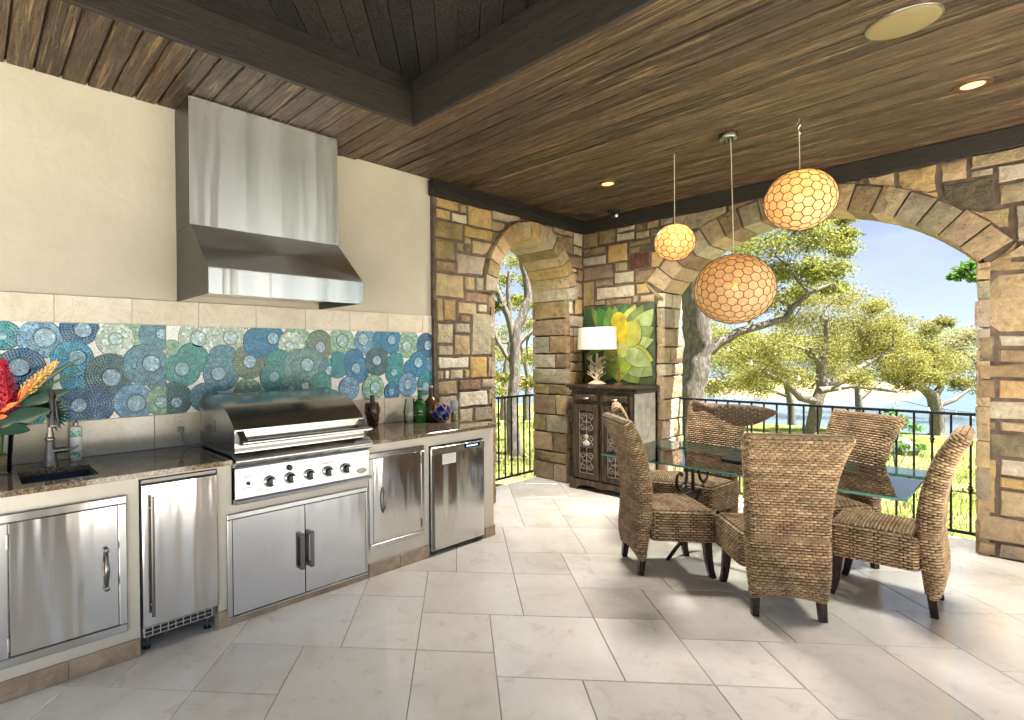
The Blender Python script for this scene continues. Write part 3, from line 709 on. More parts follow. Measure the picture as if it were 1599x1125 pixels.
for z in (.39, .573): MB().lathe([(.0, -.03), (.011, -.028), (.014, -.02), (.012, -.008), (.014, 0)], (.491, YF-.012, z), 12, axis='y').build('handle_mount', NICKEL, fr, True)
for z in (.25, .70): MB().tube([(.1165, YF-.017, z-.03), (.1165, YF-.017, z+.03)], .005, 8).build('hinge', STEEL, fr, True)
fr = door_unit(1.079, 2.022, .03, .62, 1.107, 2.009, .046, .59, 2)
for x in (1.523, 1.589):
    MB().box(x-.014, x+.014, YF-.05, YF-.036, .205, .423, .005).box(x-.012, x+.012, YF-.038, YF-.012, .207, .227).box(x-.012, x+.012, YF-.038, YF-.012, .401, .421).build('door_handle', NICKEL, fr)
    MB().box(x-.004, x+.006, YF-.0515, YF-.049, .23, .40).build('handle_groove', DKSTEEL, fr)
fr = door_unit(2.041, 2.53, .186, .838, 2.072, 2.497, .218, .801)
pull('door_handle', bow(2.15, .42, .60, .03), .006, fr, NICKEL); pull('door_handle', bow(2.152, .43, .59, .012, sx=.012), .004, fr, NICKEL)
for z in (.28, .74): MB().tube([(2.4995, YF-.017, z-.03), (2.4995, YF-.017, z+.03)], .005, 8).build('hinge', DKSTEEL, fr, True)

# fridges
f1 = thing('mini_fridge', (.835, 3.1, 0), 'narrow stainless mini fridge with a long bar handle and vent grille', 'fridge')
MB().box(.648, 1.022, 2.93, 3.45, .075, .868).build('cabinet', DKSTEEL, f1)
MB().box(.65, 1.025, 2.895, 2.928, .137, .860, .006).build('door', STEELV, f1, org=(.83, 2.9, .5))
MB().box(.648, 1.02, 2.91, 2.93, .864, .880).build('top_trim', DKSTEEL, f1)
g = MB().box(.652, 1.0, 2.918, 2.93, .08, .132, .002).build('vent_grille', STEEL, f1)
for i in range(9):
    for j in range(2):
        x = .662+i*.0372; z = .087+j*.021
        MB().box(x, x+.0315, 2.9165, 2.9185, z, z+.016).build('vent_slot', BLACK, g)
for z0 in (.22,):
    h = MB().tube([(.69, 2.865, .20), (.69, 2.865, .80)], .0085, 10).build('handle', NICKEL, f1, True)
    for z in (.25, .74): MB().tube([(.69, 2.865, z), (.69, 2.897, z)], .006, 8).build('handle_mount', NICKEL, h, True)
for x in (.68, .985): MB().lathe([(.02, 0), (.02, .006), (.006, .01), (.006, .05), (.016, .056), (.016, .08)], (x, 2.97, 0), 10).build('foot', DKSTEEL, f1)
f2 = thing('mini_fridge', (2.88, 3.1, 0), 'plain stainless mini fridge with a taped paper note and control display', 'fridge')
MB().box(2.60, 3.165, 2.955, 3.45, .05, .812).build('cabinet', DKSTEEL, f2)
d2 = MB().box(2.594, 3.170, 2.90, 2.953, .035, .808, .005).build('door', STEELV, f2, org=(2.9, 2.9, .4))
MB().box(2.60, 3.16, 2.98, 3.4, .0, .05).build('plinth', BLACK, f2)
MB().box(2.594, 2.625, 2.896, 2.902, .035, .757, .002).build('door_edge', DKSTEEL, f2)
MB().box(2.596, 3.168, 2.8965, 2.9005, .757, .806, .001).build('control_strip', STEEL, f2)
ds = MB().box(2.935, 3.115, 2.8945, 2.8975, .768, .799, .001).build('display', simple('display_navy', (.006, .012, .04), .1), f2)
LED = emit('display_led', (.45, .7, 1), .9)
for i in range(5): MB().box(2.965+i*.026, 2.975+i*.026, 2.8935, 2.8946, .778, .788).build('indicator', LED, ds)
MB().box(2.835, 2.85, 2.895, 2.8975, .775, .79).build('badge', DKSTEEL, f2)
PAPER = simple('white_paper', (.78, .78, .76), .8)
note = MB().box(2.705, 2.845, 2.8975, 2.8995, .672, .748).build('paper_note', PAPER, f2); INK = simple('ink', (.12, .12, .14), .8)
for r in range(4):
    x = 2.715
    while x < 2.83:
        w_ = random.uniform(.006, .018)
        MB().box(x, min(x+w_, 2.838), 2.8968, 2.8974, .735-r*.016, .7385-r*.016).build('handwriting', INK, note); x += w_+.006

# gas grill
LIDS = steel('grill_lid_steel', .34, .2, .05, (4, 4, 60), .2)
gg = thing('gas_grill', (1.57, 3.15, .67), 'built-in stainless gas grill with closed hood and five black knobs', 'grill')
MB().box(1.125, 2.02, 2.905, 3.46, .67, .956).build('firebox', STEELH, gg)
MB().box(1.118, 2.028, 2.882, 2.904, .700, .872, .003).build('control_panel', STEEL, gg)
prof = [(2.904, .701), (2.882, .701), (2.866, .696), (2.862, .686), (2.866, .676), (2.885, .671), (2.904, .671)]
b = MB()
def extr(b, prof, x0, x1, mi=0):
    n = len(prof); b.add([(x0, y, z) for y, z in prof]+[(x1, y, z) for y, z in prof], [tuple(range(n)), tuple(range(n, 2*n))[::-1]]+[(i, n+i, n+(i+1) % n, (i+1) % n) for i in range(n)], mi); return b
extr(b, prof, 1.113, 2.033).build('panel_lip', STEELH, gg, True)
prof = [(2.91, .874)]+[(2.885-.035*sin(pi*i/8)**.9, .880+.072*i/8) for i in range(9)]+[(2.91, .956)]
extr(MB(), prof, 1.113, 2.03).build('bullnose', STEELH, gg, True)
lp = [(2.888, .960), (2.888, 1.088), (2.905, 1.104), (2.95, 1.143), (3.0, 1.178), (3.05, 1.204), (3.10, 1.222), (3.16, 1.238), (3.22, 1.250), (3.29, 1.261), (3.36, 1.266), (3.405, 1.258), (3.44, 1.235), (3.458, 1.20), (3.462, 1.15), (3.462, .960)]
lid = extr(MB(), lp, 1.118, 1.985).build('hood_lid', LIDS, gg, True)
MB().box(1.118, 1.985, 2.884, 2.889, .968, .985).build('lid_seam', DKSTEEL, lid)
h = MB().tube([(1.135, 2.822, 1.022), (2.0, 2.822, 1.022)], .0125, 12).build('lid_handle', CHROME, gg, True)
for x in (1.15, 1.965): extr(MB(), [(2.887, 1.08), (2.887, 1.01), (2.83, 1.008), (2.815, 1.02), (2.83, 1.034)], x-.02, x+.02).build('handle_bracket', DKSTEEL, h)
for k, x in enumerate((1.319, 1.447, 1.577, 1.707, 1.837)):
    kb = MB().lathe([(.034, -.0), (.034, -.006), (.03, -.010), (.027, -.011)], (x, 2.882, .775), 24, axis='y').build('knob', CHROME, gg, True)
    MB().lathe([(.027, -.008), (.025, -.034), (.022, -.038), (0, -.039)], (x, 2.882, .775), 20, axis='y').build('knob_grip', BLACK, kb, True)
    MB().box(x+.002, x+.018, 2.835, 2.86, .757, .793, .004).build('knob_cap', CHROME, kb)
MB().lathe([(.018, 0), (.017, -.012), (.012, -.02), (0, -.021)], (1.444, 2.882, .836), 16, axis='y').build('light_button', BLACK, gg, True)
MB().lathe([(.012, 0), (.011, -.006), (0, -.008)], (1.191, 2.882, .783), 14, axis='y').build('igniter_button', BLACK, gg, True)
for x, z, w_ in ((1.165, .822, .05), (1.165, .812, .045), (1.165, .757, .05), (1.25, .735, .02), (1.66, .83, .09), (1.66, .822, .07), (1.30, .825, .03)):
    MB().box(x, x+w_, 2.8812, 2.8822, z, z+.0035).build('panel_print', INK, gg)
bd = MB().lathe([(1, 0), (1, -.003), (.9, -.0045), (0, -.005)], (0, 0, 0), 24, axis='y')
bd.v = [(1.961+x*.036, 2.882+y, .742+z*.016) for x, y, z in bd.v]; bd = bd.build('badge', DKSTEEL, gg, True)
def lettering(txt, size, mat_, parent, loc, name='lettering', rot=(pi/2, 0, 0)):
    cu = bpy.data.curves.new(name, 'FONT'); cu.body = txt; cu.size = size; cu.align_x = 'CENTER'; cu.align_y = 'CENTER'; cu.extrude = .0004; cu.materials.append(mat_)
    t_ = bpy.data.objects.new('tmp', cu); col.objects.link(t_); me = bpy.data.meshes.new_from_object(t_); bpy.data.objects.remove(t_)
    o = bpy.data.objects.new(name, me); col.objects.link(o); o.parent = parent; base = ROOT[rootof(parent).name]
    o.location = Vector(loc)-base; o.rotation_euler = rot; return o
lettering('DCS', .026, CHROME, bd, (1.961, 2.8765, .742))
MB().box(1.1165, 1.1185, 3.185, 3.195, 1.05, 1.12).build('side_slot', BLACK, gg)
for i in range(16): MB().box(1.1165, 1.1185, 3.435, 3.45, .985+i*.011, .991+i*.011).build('side_vent', BLACK, gg)
for z in (.975, .99): MB().lathe([(.006, 0), (.005, -.004), (0, -.005)], (1.118, 3.2, z), 8, axis='x').build('side_screw', DKSTEEL, gg)

# range hood
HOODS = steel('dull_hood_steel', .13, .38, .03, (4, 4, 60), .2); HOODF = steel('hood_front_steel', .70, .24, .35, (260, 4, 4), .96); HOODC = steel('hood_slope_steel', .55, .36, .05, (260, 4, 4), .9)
rh = thing('range_hood', (1.535, 3.4, 1.85), 'large stainless range hood on the wall above the grill', 'range hood')
MB().box(1.0185, 2.0515, 3.295, YK-.001, 2.296, ZC-.004).build('chimney', HOODS, rh)
MB().box(1.018, 2.052, 3.289, 3.2945, 2.296, ZC-.004, .002).build('chimney_front', HOODF, rh, org=(1.5, 3.3, 2.6))
extr(MB(), [(3.29, 2.294), (2.982, 2.0), (2.982, 1.996), (YK-.001, 1.996), (YK-.001, 2.294)], 1.019, 2.051).build('canopy', HOODS, rh)
extr(MB(), [(3.288, 2.2945), (2.981, 2.0005), (2.981, 1.9985), (3.288, 2.2925)], 1.018, 2.052).build('canopy_front', HOODC, rh)
b = MB()
b.box(1.018, 2.052, 2.980, 2.986, 1.852, 1.9955); b.build('lower_band', HOODF, rh)
for x0, x1 in ((1.018, 1.022), (2.048, 2.052)): MB().box(x0, x1, 2.986, YK-.001, 1.852, 1.9955).build('side_band', HOODS, rh)
MB().box(1.022, 2.048, 2.986, YK-.002, 1.90, 1.906).build('underside', DKSTEEL, rh)
MB().box(1.022, 2.048, 2.986, 3.02, 1.853, 1.862).build('underside_lip', STEELH, rh)
for i in range(3):
    fl_ = MB().box(1.12+i*.28, 1.38+i*.28, 3.08, 3.5, 1.888, 1.899, .003).build('grease_filter', STEELH, rh)

# sink and things on the counter
sk = thing('sink', (.33, 3.15, .75), 'small undermount dark sink set in the granite', 'sink')
b = MB(); SINK = simple('dark_sink', (.03, .045, .075), .35)
x0, x1, y0, y1, zb, t = .171, .489, 2.986, 3.321, .745, .006
b.box(x0-t, x1+t, y0-t, y1+t, zb-t, zb); b.box(x0-t, x0, y0, y1, zb, .8985); b.box(x1, x1+t, y0, y1, zb, .8985); b.box(x0-t, x1+t, y0-t, y0, zb, .8985); b.box(x0-t, x1+t, y1, y1+t, zb, .8985)
b.build('basin', SINK, sk); MB().lathe([(.0, .0), (.04, .001), (.045, .004), (.045, -.003)], (.33, 3.15, zb+.003), 18).build('drain', CHROME, sk)
MB().box(.30, .345, y1-.003, y1-.001, .845, .855).build('maker_plate', PAPER, sk)
fa = thing('kitchen_faucet', (.325, 3.42, .9255), 'brushed nickel faucet with a pull-down spray head', 'faucet')
MB().lathe([(.036, .9256), (.036, .932), (.031, .94), (.031, .965), (.029, .985), (.021, 1.03), (.018, 1.055), (.025, 1.062), (.025, 1.07), (.018, 1.078), (.018, 1.10)], (.325, 3.42, 0), 20).build('body', NICKEL, fa, True)
pts = [(.325, 3.42, 1.09), (.325, 3.42, 1.20), (.325, 3.415, 1.245), (.325, 3.40, 1.285), (.325, 3.37, 1.315), (.325, 3.33, 1.325), (.325, 3.29, 1.313), (.325, 3.262, 1.285)]
MB().tube(pts, .0135, 12).build('spout', NICKEL, fa, True)
MB().tube([(.325, 3.264, 1.29), (.325, 3.25, 1.25), (.325, 3.236, 1.20), (.325, 3.226, 1.16), (.325, 3.224, 1.15)], [.015, .017, .021, .027, .025], 16).build('spray_head', NICKEL, fa, True)
lv = MB().tube([(.335, 3.415, 1.00), (.40, 3.40, 1.005)], [.018, .016], 14).build('lever_hub', NICKEL, fa, True)
MB().tube([(.40, 3.40, 1.005), (.425, 3.395, 1.006), (.45, 3.385, 1.02)], [.009, .006, .005], 10).build('lever', NICKEL, lv, True)
sb = thing('soap_bottle', (.454, 3.50, .9255), 'tall clear soap bottle with a green patterned label', 'bottle')
MB().lathe([(.026, .9256), (.029, .93), (.029, 1.105), (.026, 1.112), (.011, 1.118)], (.454, 3.50, 0), 18).build('bottle', simple('pale_soap', (.62, .64, .55), .15), sb, True)
q = NM('soap_label', rough=.4); v = q.coords(); q.col(q.ramp(q.noise(v, 45, 3, .6, 1.5), [(.47, (.80, .84, .80)), (.5, (.10, .42, .30))])); LABG = q.m
PLAINL = simple('label_white', (.8, .82, .8), .4)
for z0, z1, mm in ((.945, .975, LABG), (.976, 1.056, PLAINL), (1.057, 1.092, LABG)): MB().lathe([(.0295, z0), (.0295, z1)], (.454, 3.50, 0), 18).build('label', mm, sb, True)
MB().lathe([(.012, 1.112), (.012, 1.134), (.010, 1.136), (0, 1.136)], (.454, 3.50, 0), 14).build('cap', NICKEL, sb, True)
MB().tube([(.454, 3.50, 1.134), (.454, 3.50, 1.155), (.454, 3.475, 1.158)], .004, 8).build('pump', BLACK, sb, True)
# outlet with plug
oc = thing('wall_outlet', (1.024, YK-.011, 1.06), 'beige wall outlet with a grey plug and cord beside the grill', 'outlet')
CREAM = simple('outlet_cream', (.62, .57, .46), .4)
MB().box(.985, 1.063, YK-.017, YK-.0105, 1.0, 1.12, .003).build('plate', CREAM, oc)
for z in (1.035, 1.085):
    r_ = MB().box(1.006, 1.042, YK-.0195, YK-.016, z-.017, z+.017, .002).build('receptacle', CREAM, oc)
    for x in (1.016, 1.03): MB().box(x, x+.003, YK-.0202, YK-.0192, z-.004, z+.008).build('slot', BLACK, r_)
GREYP = simple('grey_plastic', (.25, .25, .25), .5)
MB().box(1.008, 1.04, YK-.05, YK-.019, 1.018, 1.052, .006).build('plug', GREYP, oc)
MB().tube([(1.024, 3.525, 1.02), (1.026, 3.51, .985), (1.035, 3.50, .955), (1.06, 3.49, .936), (1.10, 3.48, .931), (1.13, 3.475, .931)], .0045, 8).build('cord', GREYP, oc, True)

# flower arrangement at the counter's end
fv = thing('flower_vase', (.12, 3.36, .9255), 'glass vase of sand with red ginger, heliconia and dark leaves', 'flower vase')
vx, vy = .10, 3.36
MB().lathe([(.055, .9256), (.06, .93), (.062, 1.0), (.07, 1.10), (.082, 1.18), (.080, 1.18), (.067, 1.10), (.059, 1.0), (.056, .935), (0, .935)], (vx, vy, 0), 24).build('vase', CLEAR, fv, True)
MB().lathe([(.055, .936), (.0585, 1.0), (.059, 1.015), (0, 1.018)], (vx, vy, 0), 20).build('sand', simple('vase_sand', (.52, .36, .2), .9, nscale=80), fv, True)
STEM = simple('green_stem', (.09, .16, .03), .5); LEAF = simple('dark_glossy_leaf', (.012, .045, .018), .28, nscale=14, namp=.4); LEAF2 = simple('fresh_leaf', (.06, .15, .03), .4)
RED = simple('red_bract', (.50, .012, .04), .45, nscale=30, namp=.3); ORA = simple('orange_bract', (.75, .16, .02), .45, nscale=30); YEL = simple('yellow_bract', (.80, .56, .20), .5, nscale=30)
def leafblade(b, base, tip, wid, fold=.15, n=8, up=Vector((0, 0, 1))):
    base = Vector(base); tip = Vector(tip); d = tip-base; sd = d.cross(Vector((.2, -1, .3))).normalized()
    v = []; f = []
    for i in range(n+1):
        t = i/n; w_ = wid*sin(pi*min(1, t*.96+.04))**.75; p = base+d*t+Vector((0, 0, .06*d.length*sin(pi*t)))
        v += [p-sd*w_, p+Vector((0, -.2*w_, -fold*w_)), p+sd*w_]
    for i in range(n):
        for k in (0, 1): f.append((i*3+k, i*3+k+1, i*3+k+4, i*3+k+3))
    b.add(v, f)
P5 = lambda x, y, Y=3.33: at(x, y, Y=Y)
for bs, tp, w_, mm in (((.12, 3.34, 1.2), P5(132, 556, 3.25), .014, LEAF), ((.13, 3.33, 1.2), P5(112, 608, 3.27), .03, LEAF), ((.08, 3.30, 1.16), P5(82, 640, 3.22), .034, LEAF), ((.10, 3.34, 1.18), P5(100, 628, 3.36), .022, LEAF), ((.05, 3.34, 1.18), P5(-20, 600, 3.3), .03, LEAF), ((.12, 3.36, 1.2), P5(134, 576, 3.36), .008, LEAF2), ((.1, 3.36, 1.18), P5(60, 592, 3.42), .026, LEAF), ((.1, 3.3, 1.14), P5(48, 672, 3.2), .03, LEAF), ((.09, 3.3, 1.12), P5(62, 650, 3.24), .03, LEAF)):
    b = MB(); leafblade(b, bs, tp, w_, .5, 12); b.build('leaf', mm, fv, True)
for k in range(13):      # fan of a small palm frond
    a_ = radians(-65+k*12); c_ = P5(72, 648, 3.30); b = MB(); leafblade(b, c_, c_+Vector((cos(a_)*.11, -.02, sin(a_)*.10)), .006, .3, 6); b.build('leaflet', LEAF, fv, True)
for t in ((-.03, -.01), (.0, .02), (.02, -.015), (.03, .02), (-.01, -.03), (.015, .0)):
    MB().tube([(vx+t[0]*.6, vy+t[1], 1.0), (vx+t[0], vy+t[1], 1.12), (vx+t[0]*2.2, vy+t[1]*1.5, 1.26)], .005, 6).build('stem', STEM, fv, True)
def ginger(c0, c1, r, mm, n=40):
    c0 = Vector(c0); c1 = Vector(c1); d = c1-c0; b = MB(); ax = d.normalized(); o1 = ax.orthogonal().normalized(); o2 = ax.cross(o1)
    for i in range(n):
        t = i/n; a = i*2.4; out = (o1*cos(a)+o2*sin(a)); rr = r*(1-.75*t**2)
        p = c0+d*t; q1 = p+out*rr+ax*.014; sd = ax.cross(out)*.010*(1-.4*t)
        b.add([p-sd, p+sd, q1+sd*.6+ax*.004, q1+ax*.014, q1-sd*.6+ax*.004], [(0, 1, 2, 3, 4)])
    b.tube([c0, c0+d*.5, c1], [r*.4, r*.35, r*.1], 8)
    return b.build('flower_spike', mm, fv)
ginger(P5(12, 652), P5(4, 566), .06, RED, 90)
ginger(P5(36, 614, 3.3), P5(86, 568, 3.26), .034, YEL, 70)
MB().tube([P5(25, 640), P5(32, 610, 3.3), P5(45, 600, 3.3)], .006, 6).build('stem', ORA, fv, True)
for (a, c) in (((30, 628), (55, 590)), ((0, 645), (28, 628)), ((-8, 655), (12, 650))):
    b = MB(); leafblade(b, P5(*a, 3.3), P5(*c, 3.26), .012, .4); b.build('bract', ORA, fv, True)

# bottles at the other end of the counter
wv = thing('wicker_bottle', (2.45, 3.44, .9255), 'bottle wrapped in tangled brown wicker behind the grill', 'bottle')
X0, Y0, Z0 = 2.45, 3.44, .9256
prof = [(.036, 0), (.04, .01), (.046, .06), (.056, .12), (.058, .16), (.05, .19), (.02, .205)]
MB().lathe([(r, Z0+z) for r, z in prof], (X0, Y0, 0), 18).build('bottle', simple('dark_bottle', (.03, .015, .01), .2), wv, True)
b = MB()
def prad(z):
    for (r0, z0), (r1, z1) in zip(prof, prof[1:]):
        if z <= z1: return r0+(r1-r0)*(z-z0)/(z1-z0)
    return .02
for k in range(60):
    a0 = random.uniform(0, 2*pi); z0 = random.uniform(.0, .17); da = random.uniform(-1.2, 1.2); dz = random.uniform(-.08, .08)
    b.tube([(X0+(prad(max(0, min(.19, z0+dz*t/4)))+.003+.003*sin(t*2+k))*cos(a0+da*t/4), Y0+(prad(max(0, min(.19, z0+dz*t/4)))+.003)*sin(a0+da*t/4), Z0+max(.002, min(.2, z0+dz*t/4))) for t in range(5)], .0028, 4)
b.build('wicker_wrap', simple('brown_twigs', (.15, .075, .04), .6), wv)['kind'] = 'stuff'
MB().lathe([(.02, Z0+.2), (.018, Z0+.255), (.02, Z0+.257), (0, Z0+.258)], (X0, Y0, 0), 14).build('neck', BLACK, wv, True)
gb = thing('green_bottle', (2.93, 3.42, .9255), 'dark green glass bottle with a pale stopper on the granite', 'bottle')
MB().lathe([(.055, Z0), (.058, Z0+.006), (.058, Z0+.13), (.053, Z0+.16), (.036, Z0+.185), (.02, Z0+.20), (.017, Z0+.255), (.021, Z0+.258), (.021, Z0+.275)], (2.93, 3.42, 0), 24).build('bottle', GREENG, gb, True)
MB().lathe([(.017, Z0+.272), (.022, Z0+.278), (.022, Z0+.288), (0, Z0+.291)], (2.93, 3.42, 0), 14).build('stopper', simple('pale_stopper', (.55, .4, .33), .5), gb, True)
MB().lathe([(.0585, Z0+.062), (.059, Z0+.068), (.0585, Z0+.073)], (2.93, 3.42, 0), 24).build('band', NICKEL, gb, True)
bj = thing('brown_jug', (3.06, 3.42, .9255), 'brown glass jug with a small loop handle behind the blue float', 'jug')
MB().lathe([(.06, Z0), (.072, Z0+.02), (.074, Z0+.10), (.06, Z0+.17), (.03, Z0+.20), (.02, Z0+.215), (.018, Z0+.27), (.022, Z0+.274), (.022, Z0+.29)], (3.06, 3.42, 0), 22).build('jug', BROWNG, bj, True)
MB().lathe([(.019, Z0+.288), (.022, Z0+.294), (.02, Z0+.304), (0, Z0+.306)], (3.06, 3.42, 0), 14).build('stopper', MT['pale_stopper'], bj, True)
MB().tube([(3.085+.032*sin(pi*i/10), 3.41, Z0+.235-.065*i/10+.012*sin(pi*i/10)) for i in range(11)], .0055, 8).build('handle', CLEAR, bj, True)
bf = thing('blue_float', (3.08, 3.30, .9255), 'cobalt blue glass float in a knotted rope net', 'glass float')
fc = Vector((3.075, 3.30, Z0+.082)); R_ = .078
MB().lathe([(R_*sin(pi*i/14), fc.z-R_*cos(pi*i/14)) for i in range(15)], (fc.x, fc.y, 0), 26).build('glass_ball', BLUEG, bf, True)
ROPE = simple('jute_rope', (.42, .30, .16), .85, nscale=60)
b = MB(); nodes_ = [[(pi*(.13+.24*r), 2*pi*(k+.5*(r % 2))/5) for k in range(5)] for r in range(4)]
sph = lambda th, ph, k=1.03: (fc.x+R_*k*sin(th)*cos(ph), fc.y+R_*k*sin(th)*sin(ph), fc.z+R_*k*cos(th))
for r in range(3):
    for k in range(5):
        for dk in (0, (1 if r % 2 else -1)):
            t0_, p0_ = nodes_[r][k]; t1_, p1_ = nodes_[r+1][(k+dk) % 5]
            dp = (p1_-p0_+pi) % (2*pi)-pi
            b.tube([sph(t0_+(t1_-t0_)*i/4, p0_+dp*i/4) for i in range(5)], .0042, 5)
for tt in (nodes_[0][0][0], nodes_[3][0][0]): b.tube([sph(tt, 2*pi*i/16) for i in range(16)], .005, 5, close=True)
b.build('rope_net', ROPE, bf)
cl = thing('candle_glass', (3.20, 3.28, .9255), 'small glass candle on a ceramic cup at the counter end', 'candle')
MB().lathe([(.024, Z0), (.03, Z0+.004), (.031, Z0+.075), (.027, Z0+.078), (0, Z0+.078)], (3.215, 3.29, 0), 18).build('cup', simple('green_cup', (.32, .36, .2), .4, nscale=40, namp=.5), cl, True)
MB().lathe([(.012, Z0+.079), (.02, Z0+.09), (.034, Z0+.12), (.036, Z0+.15), (.028, Z0+.175), (.014, Z0+.178), (0, Z0+.178)], (3.215, 3.29, 0), 18).build('glass_globe', tinted('grey_glass', (.55, .6, .66), .5), cl, True)
pj = thing('glass_pitcher', (2.84, 3.47, .9255), 'clear glass pitcher behind the green bottle', 'pitcher')
MB().lathe([(.042, Z0), (.05, Z0+.01), (.055, Z0+.08), (.045, Z0+.15), (.04, Z0+.2), (.038, Z0+.2), (.043, Z0+.15), (.052, Z0+.08), (.046, Z0+.012), (0, Z0+.012)], (2.86, 3.47, 0), 20).build('pitcher', CLEAR, pj, True)
MB().tube([(2.82-.045*sin(pi*i/10), 3.46, Z0+.19-.15*i/10) for i in range(11)], .005, 8).build('handle', CLEAR, pj, True)
# small black lid rest behind the hood
tr = thing('rotisserie_motor', (2.08, 3.42, .9255), 'small dark rotisserie bracket beside the grill hood', 'bracket')
MB().box(2.055, 2.075, 3.40, 3.46, Z0, 1.16).box(2.03, 2.12, 3.40, 3.46, 1.16, 1.172).build('bracket', BLACK, tr)
MB().tube([(2.12, 3.43, 1.17), (2.18, 3.43, 1.172), (2.26, 3.43, 1.16)], .0018, 5).build('wire', BLACK, tr)

# ------------------------------------------------------------------ woven dining chairs
def weave(u, v, pu=.037, pv=.0165, amp=.009):
    row = np.floor(v/pv); fv = v/pv-row
    uu = u/pu+.5*(row % 2); seg = np.floor(uu); fu = uu-seg
    tw = .055*np.sin(seg*2.1+row)                                # strands wander a little
    gv = (fv-.5+tw*(fu-.5))/.40; su = np.sin(pi*fu)
    h = np.sqrt(np.clip(1-gv**2, 0, 1))*np.clip(su*1.5, 0, 1)**.6
    gap_shade = (np.abs(gv) > .97) | (su < .12)  # gaps get the darkest value: shade between strands put into the colour
    hs = np.sin(row*12.9898+seg*78.233)*43758.5453; rnd = hs-np.floor(hs)
    rs = np.sin(row*3.77)*951.3; rr = rs-np.floor(rs)
    return amp*h, np.where(gap_shade, 0, .22+.78*(.5*rnd+.3*rr+.2*su))
def grid_faces(nv, nu, closed):
    i, j = np.meshgrid(np.arange(nv-1), np.arange(nu if closed else nu-1), indexing='ij'); j2 = (j+1) % nu
    return np.stack([i*nu+j, i*nu+j2, (i+1)*nu+j2, (i+1)*nu+j], -1).reshape(-1, 4)
def rrect(w_, t_, r, n):
    """rounded rectangle perimeter: points, normals, arc length"""
    r = min(r, w_/2-.001, t_/2-.001); S = [(w_-2*r), pi*r/2, (t_-2*r), pi*r/2]*2; Lp = sum(S); out = []
    a, c = w_/2-r, t_/2-r
    for k in range(n):
        s = Lp*k/n; i = 0
        while s > S[i]+1e-12 and i < 7: s -= S[i]; i += 1
        sd = i//2; q = [(1, 0), (0, 1), (-1, 0), (0, -1)][sd]
        cor = [(-a, -c-r), (a+r, -c), (a, c+r), (-a-r, c)][sd]
        nn = [(0, -1), (1, 0), (0, 1), (-1, 0)][sd]
        if i % 2 == 0: out.append((cor[0]+q[0]*s, cor[1]+q[1]*s, nn[0], nn[1], Lp*k/n))
        else:
            cc = [(a, -c), (a, c), (-a, c), (-a, -c)][sd]; th = s/r+[-pi/2, 0, pi/2, pi][sd]
            out.append((cc[0]+r*cos(th), cc[1]+r*sin(th), cos(th), sin(th), Lp*k/n))
    return np.array(out)
